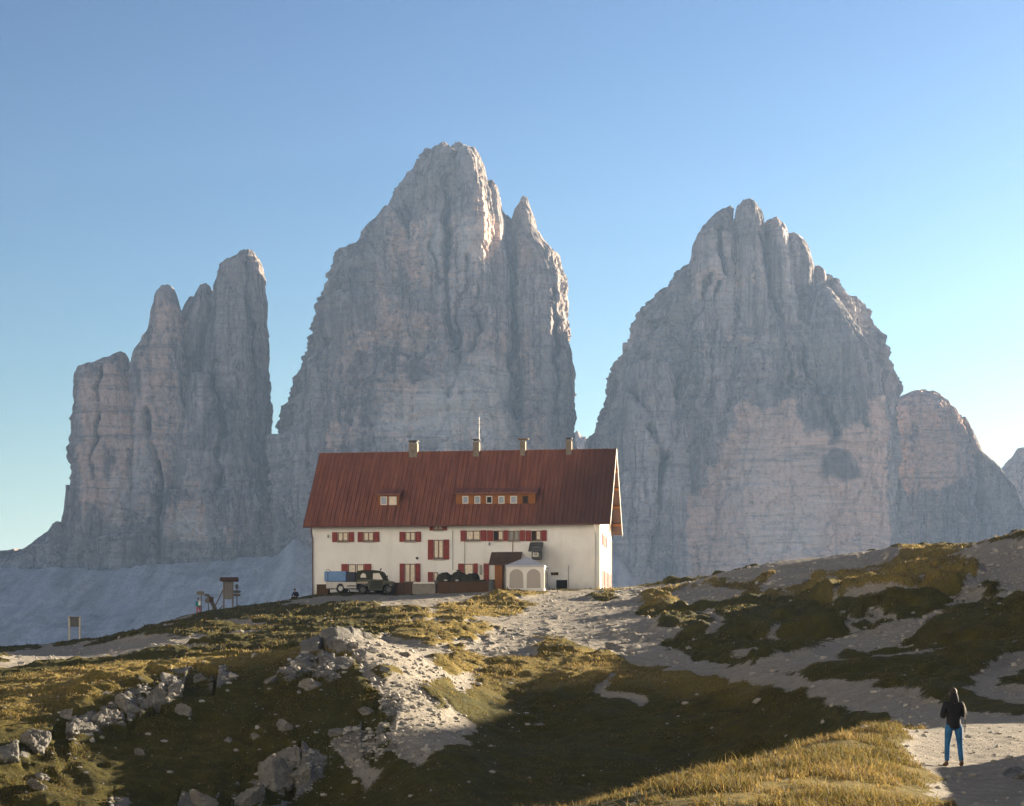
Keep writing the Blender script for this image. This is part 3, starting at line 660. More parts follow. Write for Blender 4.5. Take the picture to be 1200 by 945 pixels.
# the lower shoulders farther right
YS = 2500
def pf(rows, depth, dy=0, seed=0, **kw): return dict(rows=rows, Y=YS, depth=depth, dy=dy, seed=seed, **kw)
mountain('mountain_shoulder', [
    pf([(461,1068,1080),(465,1058,1090),(470,1046,1099),(477,1036,1108),(486,1026,1115),(500,1022,1122),(560,1020,1138),(700,1010,1144)], 110, 0, 401, A=(6,4,2), expo=3),
    pf([(492,1120,1128),(500,1116,1134),(520,1116,1143),(532,1118,1149),(545,1124,1165),(568,1124,1181),(590,1124,1194),(620,1124,1215),(700,1120,1270)], 90, 30, 402, A=(6,4,2)),
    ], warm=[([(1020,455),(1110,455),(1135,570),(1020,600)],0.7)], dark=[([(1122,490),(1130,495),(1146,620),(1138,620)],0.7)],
    pale=[([(1156,560),(1172,600),(1164,620)],0.6)], cracks=[([(1128,488),(1133,540),(1143,620)],5,20)], Y=YS)
mountain('shading_mountain', [  # unseen peaks added on the right to shade the dome's flank
    dict(rows=[(330,1380,1560),(345,1340,1610),(400,1300,1680),(480,1272,1740),(560,1256,1800),(720,1246,1880)], Y=2450, depth=240, seed=601, A=(14,8,2.4), step=4),
    dict(rows=[(300,1590,1680),(400,1540,1760),(720,1460,1900)], Y=2560, depth=200, seed=602, A=(14,8,2.4), step=4),
    ], Y=2450)
mountain('mountain_ridge', [
    dict(rows=[(526,1194,1206),(531,1190,1214),(545,1178,1232),(560,1160,1250),(600,1130,1290),(700,1100,1340)], Y=3000, depth=120, seed=501, A=(8,6,2), step=2.5),
    dict(rows=[(505,1236,1246),(540,1222,1270),(620,1200,1320),(700,1190,1340)], Y=3000, depth=120, dy=40, seed=502, A=(8,6,2), step=3),
    dict(rows=[(507,674,678),(512,671,681),(518,668,686),(540,655,700),(640,640,720)], Y=3000, depth=60, seed=503, A=(5,5,2), step=2.5),
    dict(rows=[(513,682,687),(518,679,690),(540,670,705),(640,650,730)], Y=3000, depth=60, dy=-10, seed=504, A=(5,5,2), step=2.5),
    ], Y=3000)
# ------------------------------------------------------------------ small mesh builder
class MB:
    def __init__(s): s.v = []; s.f = []
    def add(s, vs, fs):
        o = len(s.v); s.v += [tuple(map(float, p)) for p in vs]; s.f += [tuple(i + o for i in q) for q in fs]; return s
    def box(s, x0, x1, y0, y1, z0, z1):
        return s.add([(x0,y0,z0),(x1,y0,z0),(x1,y1,z0),(x0,y1,z0),(x0,y0,z1),(x1,y0,z1),(x1,y1,z1),(x0,y1,z1)],
                     [(0,3,2,1),(4,5,6,7),(0,1,5,4),(1,2,6,5),(2,3,7,6),(3,0,4,7)])
    def prism_y(s, prof, y0, y1):
        """outline in x,z pushed along y"""
        n = len(prof)
        return s.add([(x, y0, z) for x, z in prof] + [(x, y1, z) for x, z in prof],
                     [tuple(range(n)), tuple(range(2 * n - 1, n - 1, -1))] + [(i, i + n, (i + 1) % n + n, (i + 1) % n) for i in range(n)])
    def prism_x(s, prof, x0, x1):
        """outline in y,z pushed along x"""
        n = len(prof)
        return s.add([(x0, y, z) for y, z in prof] + [(x1, y, z) for y, z in prof],
                     [tuple(range(n - 1, -1, -1)), tuple(range(n, 2 * n))] + [(i, (i + 1) % n, (i + 1) % n + n, i + n) for i in range(n)])
    def prism_z(s, prof, z0, z1):
        n = len(prof)
        return s.add([(x, y, z0) for x, y in prof] + [(x, y, z1) for x, y in prof],
                     [tuple(range(n - 1, -1, -1)), tuple(range(n, 2 * n))] + [(i, (i + 1) % n, (i + 1) % n + n, i + n) for i in range(n)])
    def rod(s, a, b, r0, r1=None, n=8):
        a = Vector(a); b = Vector(b); d = (b - a).normalized(); u = d.orthogonal().normalized(); w = d.cross(u); r1 = r0 if r1 is None else r1
        vs = [a + (u * math.cos(t) + w * math.sin(t)) * r0 for t in [2 * math.pi * i / n for i in range(n)]]
        vs += [b + (u * math.cos(t) + w * math.sin(t)) * r1 for t in [2 * math.pi * i / n for i in range(n)]]
        return s.add(vs, [tuple(range(n - 1, -1, -1)), tuple(range(n, 2 * n))] + [(i, (i + 1) % n, (i + 1) % n + n, i + n) for i in range(n)])
    def tube(s, pts, r, n=8):
        pts = [Vector(p) for p in pts]; rings = []
        for i, p in enumerate(pts):
            d = (pts[min(i + 1, len(pts) - 1)] - pts[max(i - 1, 0)]).normalized()
            u = d.cross(Vector((0.31, 0.2, 0.93))).normalized(); w = d.cross(u)
            rings += [p + (u * math.cos(2 * math.pi * k / n) + w * math.sin(2 * math.pi * k / n)) * r for k in range(n)]
        fs = [(i * n + k, i * n + (k + 1) % n, (i + 1) * n + (k + 1) % n, (i + 1) * n + k) for i in range(len(pts) - 1) for k in range(n)]
        fs += [tuple(range(n - 1, -1, -1)), tuple(range((len(pts) - 1) * n, len(pts) * n))]
        return s.add(rings, fs)
    def build(s, name, mat, parent=None, bevel=0.0, smooth_=False, seg=1):
        me = bpy.data.meshes.new(name); me.from_pydata(s.v, [], s.f)
        bm = bmesh.new(); bm.from_mesh(me)
        bmesh.ops.recalc_face_normals(bm, faces=bm.faces)
        if bevel > 0:
            bmesh.ops.bevel(bm, geom=[e for e in bm.edges], offset=bevel, segments=seg, affect='EDGES', clamp_overlap=True)
        bm.to_mesh(me); bm.free()
        if smooth_:
            for p in me.polygons: p.use_smooth = True
        return link(name, me, mat, parent)

def plain(name, c, rough=0.7, spec=0.3, var=0.25, scale=2.0, metal=0.0, bump=0.0):
    """one colour with the unevenness of age on it"""
    k = NT(name, rough, spec); pos = k.pos()
    a = k.noise(pos, scale, 5, 0.65)
    lo = tuple(v * (1 - var) for v in c); hi = tuple(min(1, v * (1 + var)) for v in c)
    k.color(k.ramp(a, [(0.3, lo), (0.7, hi)])); k.b.inputs['Metallic'].default_value = metal
    if bump: k.bump(k.noise(pos, scale * 6, 4, 0.7), bump, 0.02)
    return k.m

def m_plaster():
    k = NT('plaster', 0.9, 0.15); pos = k.pos()
    n1 = k.noise(pos, 0.35, 5, 0.6); n2 = k.noise(k.pos((1, 1, 0.22)), 1.1, 6, 0.65); n3 = k.noise(pos, 9, 4, 0.6)
    c = k.ramp(n1, [(0.3, (0.70, 0.68, 0.64)), (0.7, (0.81, 0.79, 0.75))])
    c = k.mix(k.ramp(n2, [(0.52, 0.0), (0.78, 0.35)]), c, (0.46, 0.43, 0.39))
    tc = k.n('ShaderNodeTexCoord'); sx = k.n('ShaderNodeSeparateXYZ'); k.l(tc.outputs['Object'], sx.inputs[0])
    # darker along the foot, and a grey patch on the right of the wall
    foot = k.ramp(k.math('ADD', sx.outputs['Z'], k.math('MULTIPLY', k.math('SUBTRACT', n2, 0.5), 1.6)), [(0.0, 0.5), (0.95, 0.0)])
    c = k.mix(foot, c, (0.36, 0.33, 0.29))
    dx = k.math('MULTIPLY', k.math('SUBTRACT', sx.outputs['X'], 23.6), 0.42); dz = k.math('MULTIPLY', k.math('SUBTRACT', sx.outputs['Z'], 3.2), 0.40)
    rr = k.math('SQRT', k.math('ADD', k.math('MULTIPLY', dx, dx), k.math('MULTIPLY', dz, dz)))
    grey_patch = k.ramp(k.math('ADD', rr, k.math('MULTIPLY', k.math('SUBTRACT', n1, 0.5), 1.0)), [(0.25, 0.5), (1.0, 0.0)])
    c = k.mix(grey_patch, c, (0.34, 0.325, 0.30))
    k.color(c); k.bump(n3, 0.25, 0.02); return k.m
def m_roof():
    k = NT('roof_sheet', 0.55, 0.4); pos = k.pos()
    st = k.noise(k.pos((1.4, 0.10, 0.10)), 2.2, 6, 0.65); n1 = k.noise(pos, 0.25, 5, 0.6); n2 = k.noise(pos, 5, 4, 0.7)
    c = k.ramp(st, [(0.3, (0.115, 0.040, 0.028)), (0.6, (0.24, 0.088, 0.052)), (0.8, (0.29, 0.125, 0.078))])
    tc = k.n('ShaderNodeTexCoord'); sx = k.n('ShaderNodeSeparateXYZ'); k.l(tc.outputs['Object'], sx.inputs[0])
    # the sheeting darkens towards its right end
    end_dark = k.math('ADD', sx.outputs['X'], k.math('MULTIPLY', k.math('SUBTRACT', n1, 0.5), 7.0))
    end_dark = k.math('SUBTRACT', end_dark, k.math('MULTIPLY', sx.outputs['Z'], 0.45))
    c = k.mix(k.ramp(k.math('MULTIPLY', k.math('SUBTRACT', end_dark, 15.5), 0.14), [(0.0, 0.0), (1.0, 0.72)]), c, (0.055, 0.030, 0.022))
    c = k.mix(k.ramp(n2, [(0.62, 0.0), (0.8, 0.35)]), c, (0.24, 0.10, 0.06)); k.color(c); return k.m
def m_wood(name, c, scale=1.0):
    k = NT(name, 0.8, 0.2); g = k.noise(k.pos((6, 6, 0.5)), 3 * scale, 6, 0.7)
    k.color(k.ramp(g, [(0.3, tuple(v * 0.55 for v in c)), (0.7, tuple(v * 1.2 for v in c))])); k.bump(g, 0.3, 0.02); return k.m
def m_glass(name, c, rough=0.08):
    k = NT(name, rough, 0.6); k.color((*c, 1)); return k.m

M = dict(plaster=m_plaster(), roof=m_roof(), shutter=plain('red_paint', (0.20, 0.028, 0.022), 0.6, 0.3, 0.25, 3.0),
         frame=plain('white_paint', (0.62, 0.59, 0.53), 0.6, 0.3, 0.1), stone=plain('stone_sill', (0.34, 0.31, 0.28), 0.9, 0.2, 0.2, 4),
         pane=m_glass('window_glass', (0.10, 0.095, 0.085)), curtain=plain('curtain', (0.70, 0.61, 0.48), 0.9, 0.1, 0.2, 6),
         dark=plain('dark_opening', (0.018, 0.017, 0.016), 0.8, 0.2, 0.2), larch=m_wood('larch_wood', (0.30, 0.115, 0.035)),
         oldwood=m_wood('weathered_wood', (0.085, 0.045, 0.022)), greywood=m_wood('grey_wood', (0.16, 0.14, 0.115)),
         brick=plain('chimney_render', (0.20, 0.165, 0.13), 0.9, 0.2, 0.3, 3, bump=0.4), metal=plain('zinc', (0.28, 0.28, 0.28), 0.45, 0.5, 0.15, 2, 0.6),
         gutter=plain('gutter_copper', (0.12, 0.05, 0.035), 0.5, 0.4, 0.2), casement=m_wood('brown_casement', (0.16, 0.075, 0.04)), slate=plain('dark_sheet', (0.075, 0.075, 0.072), 0.7, 0.3, 0.25),
         brownroof=plain('brown_sheet', (0.075, 0.045, 0.030), 0.7, 0.3, 0.3), canvas=plain('white_canvas', (0.72, 0.69, 0.64), 0.85, 0.15, 0.06, 1.2),
         tentroof=plain('grey_canvas', (0.46, 0.46, 0.49), 0.8, 0.15, 0.08, 1.2), film=m_glass('clear_film', (0.25, 0.215, 0.185), 0.25))

# ------------------------------------------------------------------ the mountain hut
HL = np.array((-19.40, 199.0)); HZ = 9.0; HA = -7.6; HW = 28.03; HD = 13.0; HH = 6.55
hut = tag(empty('mountain_hut', (HL[0], HL[1], HZ), R(HA)), 'long white mountain hut with red metal roof and red shutters on the hilltop', 'hut')
ca, sa = math.cos(R(HA)), math.sin(R(HA))
def ray_h(px, py):
    d = np.array(((px - CX) / FPX, 1.0, (HY - py) / FPX))
    o = np.array((-HL[0], -HL[1], -HZ))
    f = lambda v: np.array((ca * v[0] + sa * v[1], -sa * v[0] + ca * v[1], v[2]))
    return f(o), f(d)
def on_y(px, py, y=0.0):
    """point of the hut's vertical plane y seen at a pixel"""
    o, d = ray_h(px, py); t = (y - o[1]) / d[1]; p = o + t * d; return float(p[0]), float(p[2])
RY0, RZ0, RYR, RZR = -0.75, 6.55, 6.5, 14.45             # eave and ridge of the front roof slope (y, z)
RS = (RZR - RZ0) / (RYR - RY0)
def on_roof(px, py):
    o, d = ray_h(px, py); t = (RZ0 + RS * (o[1] - RY0) - o[2]) / (d[2] - RS * d[1]); return o + t * d

# walls: one shell with the gables
w = MB()
gz = lambda y: RZ0 + RS * (y - RY0) - 0.22
prof = [(0, -1.2), (HD, -1.2), (HD, gz(0)), (RYR, gz(RYR)), (0, gz(0))]
w.prism_x(prof, 0, HW)
w.build('wall', M['plaster'], hut)
# roof: one continuous ribbed sheet over both slopes, with thickness
def ribbed(x0, x1, pitch=0.42):
    xs, hs = [], []
    x = x0
    while x < x1 - 1e-6:
        for dx, h in ((0, 0), (0.30, 0), (0.325, 0.055), (0.395, 0.055)):
            if x + dx <= x1: xs.append(x + dx); hs.append(h)
        x += pitch
    xs.append(x1); hs.append(0); return np.array(xs), np.array(hs)
xs, hs = ribbed(-0.72, HW + 1.05)
nrm = np.array((-RS, 1.0)) / math.hypot(RS, 1.0)
path = [(RY0, RZ0), ((RY0 + RYR) / 2, (RZ0 + RZR) / 2), (RYR, RZR), ((RYR + 2 * RYR - RY0) / 2, (RZ0 + RZR) / 2), (2 * RYR - RY0, RZ0)]
nv = [nrm, nrm, np.array((0, 1.0)), np.array((-nrm[0], nrm[1])), np.array((-nrm[0], nrm[1]))]
rows = []
for (y, z), n_ in zip(path, nv):
    rows.append(np.stack([xs, y + hs * n_[0], z + hs * n_[1]], -1))
for (y, z), n_ in list(zip(path, nv))[::-1]:
    rows.append(np.stack([xs, np.full_like(xs, y - 0.16 * n_[0]), np.full_like(xs, z - 0.16 * n_[1])], -1))
V = np.stack(rows, 0); nr, nc = V.shape[:2]
q = grid_quads(nr, nc); q = np.concatenate([q, np.stack([(nr - 1) * nc + np.arange(nc - 1), (nr - 1) * nc + np.arange(1, nc), np.arange(1, nc), np.arange(nc - 1)], -1)])
rm = MB(); rm.add(V.reshape(-1, 3), q)
for j in (0, nc - 1):                                      # close the verge ends
    for a in range(4): rm.f.append((a * nc + j, (a + 1) * nc + j, (nr - 2 - a) * nc + j, (nr - 1 - a) * nc + j))
roof = rm.build('roof', M['roof'], hut)
# verge boards, purlins under the gable overhang
for name, x0, x1 in (('verge_board', -0.755, -0.723), ('verge_board', HW + 1.053, HW + 1.085)):
    o_ = MB(); t = 0.30
    o_.add([(x0, RY0, RZ0 - t), (x0, RYR, RZR - t), (x0, 2 * RYR - RY0, RZ0 - t), (x0, 2 * RYR - RY0, RZ0 + .06), (x0, RYR, RZR + .06), (x0, RY0, RZ0 + .06),
            (x1, RY0, RZ0 - t), (x1, RYR, RZR - t), (x1, 2 * RYR - RY0, RZ0 - t), (x1, 2 * RYR - RY0, RZ0 + .06), (x1, RYR, RZR + .06), (x1, RY0, RZ0 + .06)],
           [(0,1,4,5),(1,2,3,4),(6,11,10,7),(7,10,9,8),(0,6,7,1),(1,7,8,2),(2,8,9,3),(3,9,10,4),(4,10,11,5),(5,11,6,0)])
    o_.build(name, M['frame'] if x0 > 0 else M['gutter'], roof)
for i in range(9):
    y = 0.4 + i * (HD - 0.8) / 8; z = RZ0 + RS * (min(y, 2 * RYR - y) - RY0) - 0.30
    MB().box(HW + 0.004, HW + 1.03, y - 0.09, y + 0.09, z - 0.24, z).build('purlin', M['larch'], roof)
MB().box(HW + 0.02, HW + 0.10, 10.3, 10.5, 6.4, 9.0).build('brace', M['larch'], roof)
# gutters and downpipes
MB().tube([(-0.7, RY0 - 0.06, RZ0 - 0.08), (HW + 1.0, RY0 - 0.06, RZ0 - 0.08)], 0.075).build('gutter', M['gutter'], hut)
def downpipe(x, y0=-0.08, mat='gutter', z1=None):
    MB().tube([(x, RY0 - 0.06, RZ0 - 0.12), (x, RY0 + 0.1, RZ0 - 0.5), (x, y0, RZ0 - 1.1), (x, y0, -0.6)], 0.055).build('downpipe', M[mat], hut)
downpipe(0.05); downpipe(HW - 0.45, -0.1, 'frame')
MB().tube([(HW + 0.06, HD - 0.3, 5.8), (HW + 0.06, HD - 0.3, -0.6)], 0.05).build('downpipe', M['gutter'], hut)
for px, y0, y1, mt in ((544.5, 632, 661, 'metal'), (666.3, 663, 689, 'metal'), (600.8, 634, 650, 'gutter'), (530.5, 622, 668, 'metal')):
    x, za = on_y(px, y0); _, zb = on_y(px, y1)
    MB().tube([(x, -0.05, za), (x, -0.05, zb)], 0.035).build('conduit', M[mt], hut)

def shutter(x0, x1, z0, z1, parent, y=-0.10):
    s = MB().box(x0, x1, y, y + 0.05, z0, z1)
    for k in (0.12, 0.5, 0.88):                           # cross battens, joined to the leaf
        zc = z0 + (z1 - z0) * k; s.box(x0 + .03, x1 - .03, y - 0.022, y + 0.003, zc - 0.04, zc + 0.04)
    return s.build('shutter', M['shutter'], parent)
def window(px0, px1, py0, py1, left=None, right=None, leaves=2, look='curtain', open_leaf=None, parent=None):
    """white framed casement with red shutters folded back on the wall"""
    x0, z1 = on_y(px0, py0); x1, z0 = on_y(px1, py1)
    f = MB(); t = 0.07; y0, y1 = -0.045, 0.05
    f.box(x0, x1, y0, y1, z0, z0 + t); f.box(x0, x1, y0, y1, z1 - t, z1)
    f.box(x0, x0 + t, y0, y1, z0 + t, z1 - t); f.box(x1 - t, x1, y0, y1, z0 + t, z1 - t)
    n = leaves
    for i in range(1, n):
        xc = x0 + (x1 - x0) * i / n; f.box(xc - 0.045, xc + 0.045, y0 - .012, y1, z0 + t, z1 - t)
    fo = f.build('window', M['casement'] if look != 'bars' else M['frame'], hut)
    MB().box(x0 - 0.06, x1 + 0.06, -0.16, -0.048, z0 - 0.09, z0 - 0.02).build('sill', M['stone'], fo)
    xs_ = [x0 + t + (x1 - x0 - 2 * t) * i / n for i in range(n + 1)]
    for i in range(n):
        a, b = xs_[i] + (0.045 if i else 0), xs_[i + 1] - (0.045 if i < n - 1 else 0)
        if open_leaf == i:
            MB().box(a, b, -0.012, -0.006, z0 + t, z1 - t).build('open_sash', M['dark'], fo)
            continue
        MB().box(a, b, -0.012, -0.006, z0 + t, z1 - t).build('pane', M['pane'], fo)
        if look == 'curtain':
            c = MB(); cols = 10; w_ = b - a
            pts = [(a + w_ * j / cols, -0.020 + 0.006 * math.sin(j * 2.1)) for j in range(cols + 1)]
            drop = 0.16 + 0.10 * ((i * 7 + int(px0)) % 3)
            vs = [(x, y, z1 - t - 0.01) for x, y in pts] + [(x, y, z0 + t + (z1 - z0) * 0.05 + (0.12 * abs(math.sin(j * .6 + i)) if j % 2 else 0)) for j, (x, y) in enumerate(pts)]
            c.add(vs, [(j, j + 1, j + cols + 2, j + cols + 1) for j in range(cols)])
            c.build('curtain', M['curtain'], fo)
        elif look == 'bars':
            g = MB(); g.box((a + b) / 2 - .02, (a + b) / 2 + .02, -0.03, -0.013, z0 + t, z1 - t); g.build('glazing_bar', M['frame'], fo)
    for s_ in (left, right):
        if s_:
            xa, _ = on_y(s_[0], py0); xb, _ = on_y(s_[1], py0); shutter(xa + .02, xb - .02, z0 - .03, z1 + .03, fo)
    return fo
window(396, 408, 624.2, 635, (389.2, 395.8), (408.4, 415.3), look='curtain')
window(426.3, 437.8, 624, 634.9, (419, 426.1), (438, 444.8))
window(475.3, 486.8, 623.8, 634.8, (468, 475.1), (487, 493.7))
window(408.2, 417.2, 661.5, 681.5, (400, 408), None, 1); window(418.2, 426.5, 661.5, 681.5, None, (426.7, 435.5), 1)
window(474.4, 486.7, 661, 684, (468.2, 474.2), (486.9, 493))
window(508.8, 518.6, 614.6, 621.6, (503.3, 508.6), (518.8, 524.3))
window(508.4, 519.6, 633, 655.6, (501.3, 508.2), (519.8, 526.7))
window(546.4, 562.8, 622.2, 634, (539.6, 546.2), (563, 570.4), 2)
window(578.4, 589.8, 622.2, 634, (570.7, 578.2), (590, 595.9), 2, 'curtain', 0)
window(596.1, 608.6, 622.2, 634, None, (608.9, 615.5), 2, 'plain')
window(622.8, 633.8, 622.2, 634, (615.9, 622.6), (634, 641), 2, 'curtain', 0)
window(544.1, 554.8, 661, 676, (536.7, 543.9), (555, 560.2), 1)
window(508.2, 513.5, 671, 682, (501.3, 508), None, 1)
# entrance with one red and one white leaf
x0, z1 = on_y(560.6, 660.7); x1, z0 = on_y(573, 686); xm = (x0 + x1) / 2
dr = MB().box(x0, xm - .01, -0.07, 0.02, z0, z1).build('door', M['frame'], hut)
MB().box(x0 + .12, xm - .13, -0.082, -0.068, z0 + 1.0, z1 - .15).build('pane', M['pane'], dr)
dr = MB().box(xm + .01, x1, -0.09, 0.02, z0, z1).build('door', M['shutter'], hut)
MB().box(xm + .06, xm + .10, -0.14, -0.088, z0 + 1.0, z0 + 1.12).build('handle', M['metal'], dr)
# gable windows with red shutters, seen along the wall
def gable_window(y0, y1, z0, z1):
    f = MB(); x = HW
    for a, b, c_, d_ in ((y0, y1, z0, z0 + .07), (y0, y1, z1 - .07, z1), (y0, y0 + .07, z0 + .07, z1 - .07), (y1 - .07, y1, z0 + .07, z1 - .07)):
        f.box(x - .05, x + .045, a, b, c_, d_)
    fo = f.build('window', M['frame'], hut)
    MB().box(x + .006, x + .012, y0 + .07, y1 - .07, z0 + .07, z1 - .07).build('pane', M['pane'], fo)
    for a, b in ((y0 - .78, y0 - .02), (y1 + .02, y1 + .78)):
        MB().box(x + .05, x + .10, a, b, z0 - .03, z1 + .03).build('shutter', M['shutter'], fo)
    return fo
for y in (2.6, 5.7): gable_window(y, y + .95, 4.65, 5.75)
for y in (3.3, 6.4, 9.6): gable_window(y, y + 1.0, 0.75, 2.3)
for y in (4.6, 7.6): gable_window(y, y + .9, 8.4, 9.5)
# dormers
def dormer(pxl, pxr, pyt, pyb, wins, boards):
    zt = on_roof((pxl + pxr) / 2, pyt); pa = on_roof(pxl, pyb); pb = on_roof(pxr, pyb)
    yf = float(pa[1]) - 0.02; zb = float(pa[2]) - 0.25
    x0, zt0 = on_y(pxl, pyt, yf); x1, _ = on_y(pxr, pyt, yf)
    yb = RY0 + (zt0 + 0.9 - RZ0) / RS
    b = MB(); b.prism_x([(yf, zb), (yb + .6, zb), (yb + .6, zt0 + 0.35), (yf, zt0)], x0, x1)
    do = b.build('dormer', M['larch'], hut)
    r_ = MB(); r_.prism_x([(yf - 0.34, zt0 - 0.03), (yf - 0.34, zt0 + 0.07), (yb + 1.0, zt0 + 1.15), (yb + 1.0, zt0 + 1.0)], x0 - .22, x1 + .22)
    r_.build('dormer_roof', M['roof'], do)
    for a, c_, top, bot, mt in wins:
        xa, za = on_y(a, top, yf); xb, zb_ = on_y(c_, bot, yf); t = .085
        f = MB()
        f.box(xa, xb, yf - .06, yf + .02, zb_, zb_ + t); f.box(xa, xb, yf - .06, yf + .02, za - t, za)
        f.box(xa, xa + t, yf - .06, yf + .02, zb_ + t, za - t); f.box(xb - t, xb, yf - .06, yf + .02, zb_ + t, za - t)
        f.build('window_frame', M['frame'] if mt != 'bare' else M['oldwood'], do)
        MB().box(xa + t, xb - t, yf - .03, yf - .022, zb_ + t, za - t).build('pane', M['dark'] if mt in ('dark', 'bare') else (M['curtain'] if mt == 'curtain' else M['skyglass']), do)
    for a, c_ in boards:
        xa, za = on_y(a, pyt + 1.2, yf); xb, zb_ = on_y(c_, pyb - 0.6, yf)
        MB().box(xa, xb, yf - .05, yf + .01, zb_, za).build('dormer_shutter', M['shutter'] if False else M['larch'], do)
M['skyglass'] = m_glass('bright_glass', (0.16, 0.20, 0.27), 0.05)
dormer(443.5, 467.5, 580.5, 592.6, [(446, 453.6, 582.2, 592, 'sky'), (456, 464.8, 582.2, 592, 'curtain')], [])
dormer(534.4, 627.4, 579.3, 591.0, [(542, 549, 581.5, 590.4, 'sky'), (556, 563, 581.5, 590.4, 'sky'), (569.8, 577, 581.5, 590.4, 'dark'), (584, 591.3, 581.5, 590.4, 'sky'), (598, 606, 581.5, 590.4, 'sky'), (612.5, 619, 581.5, 590.4, 'bare')],
       [(550.5, 554.5), (578.5, 582.6), (607.2, 611.3), (620.5, 626.5)])
# chimneys
def chimney(pxl, pxr, pyt, cap, mat='brick'):
    o, d = ray_h((pxl + pxr) / 2, pyt); t = (6.3 - o[1]) / d[1]; x = float((o + t * d)[0]); zt = float((o + t * d)[2])
    w_ = (pxr - pxl) / FPX * 205 / 2 * .86
    ch = MB().box(x - w_, x + w_, 5.9, 6.8, RZR - 1.2, zt - 0.28).build('chimney', M[mat], roof, 0.02)
    c = MB()
    if cap == 'slots':
        for a in (-w_ + .06, -0.06, w_ - .18): c.box(x + a, x + a + .12, 5.95, 6.75, zt - 0.279, zt - 0.09)
        c.box(x - w_ - .05, x + w_ + .05, 5.85, 6.85, zt - 0.09, zt)
    else:
        for a in (-w_ * .8, w_ * .8 - .09):
            for yy in (5.95, 6.66): c.box(x + a, x + a + .09, yy, yy + .09, zt - 0.279, zt - 0.06)
        e = .28 if cap == 'wide' else .04
        c.box(x - w_ - e, x + w_ + e, 5.8, 6.9, zt - 0.06, zt)
    c.build('chimney_cap', M['slate'] if cap != 'wide' else M['brick'], roof)
chimney(479, 490.5, 516.8, 'slots'); chimney(554.5, 562.6, 515.3, 'plain'); chimney(609.5, 616.5, 514.3, 'wide'); chimney(663.2, 670.6, 513.6, 'plain')
# antenna mast with a few rods
o, d = ray_h(561.5, 527); t = (6.9 - o[1]) / d[1]; x = float((o + t * d)[0])
zt = float((ray_h(561.5, 489)[0] + t * ray_h(561.5, 489)[1])[2])
an = MB().rod((x, 6.9, RZR - .3), (x, 6.9, zt), 0.028, 0.018).build('antenna_mast', M['metal'], hut)
for k, (zz_, ln) in enumerate(((zt - .35, .55), (zt - .75, .45), (zt - 1.5, .30))):
    MB().rod((x - ln, 6.9, zz_), (x + ln, 6.9, zz_), 0.022).build('antenna_rod', M['metal'], an)
# porch with its own brown roof and larch post
x0, zt = on_y(576, 648.0, -0.0); x1, _ = on_y(612, 648.0, 0.0)
yb = -1.9; zb = on_y(590, 662.5, yb)[1]
pr_ = MB(); pr_.prism_x([(yb, zb), (0.0, zt - .05), (0.0, zt + .07), (yb, zb + .12)], x0, x1); porch = pr_.build('porch_roof', M['brownroof'], hut)
xa, _ = on_y(580, 675, yb + .3); xb, zf = on_y(588.5, 690, yb + .3)
MB().box(xa, xb, yb + .15, -0.10, -0.9, zb + .2).build('porch_wall', M['larch'], hut)
xa, _ = on_y(589.5, 675, -.3); xb, _ = on_y(597, 675, -.3)
dr = MB().box(xa, xb, -0.5, -0.10, -0.9, zb + .3).build('porch_door', M['frame'], hut)
MB().box(xa + .3, xb - .08, -0.53, -0.502, -0.3, zb - .2).build('pane', M['dark'], dr)
# stair-head canopy above the tent
x0, zt = on_y(621, 636.5, -.02); x1, zb = on_y(635, 646, -1.2)
c = MB(); c.prism_x([(-1.25, zb - .05), (0.0, zt - .05), (0.0, zt + .06), (-1.25, zb + .05)], x0, x1); c.build('canopy', M['slate'], hut)
x0, zt = on_y(623, 646, -.9); x1, zb = on_y(633.5, 655.5, -.9)
c = MB().box(x0, x1, -0.9, -0.004, zb, zt + .45).build('hatch_box', M['slate'], hut)
x0, zt = on_y(624.5, 647.5, -.92); x1, zb = on_y(631, 652.5, -.92)
MB().box(x0, x1, -.93, -.902, zb, zt).build('window_frame', M['frame'], c)
MB().box(x0 + .12, x1 - .12, -.945, -.931, zb + .1, zt - .08).build('pane', M['pane'], c)
# small wall fittings: nameplate, dark opening, vent, lamps
x0, zt = on_y(645.8, 671); x1, zb = on_y(654.3, 674.3); MB().box(x0, x1, -.06, -.004, zb, zt).build('nameplate', M['oldwood'], hut, 0.01)
x0, zt = on_y(652, 680); x1, zb = on_y(664.8, 690); MB().box(x0, x1, -.05, -.004, zb, zt).build('dark_recess', M['dark'], hut)  # dark sheet stands for the shade inside the opening
for px, py in ((488.9, 654.3),):
    x, z = on_y(px, py); MB().rod((x, -0.02, z), (x, -0.10, z), 0.13, 0.13, 12).build('vent', M['dark'], hut)
for px, py in ((385, 628), (573.5, 637)):
    x, z = on_y(px, py); MB().rod((x, -0.02, z), (x, -0.22, z), 0.05).rod((x, -0.22, z - .2), (x, -0.22, z + .1), 0.11, 0.05, 8).build('wall_lamp', M['metal'], hut)

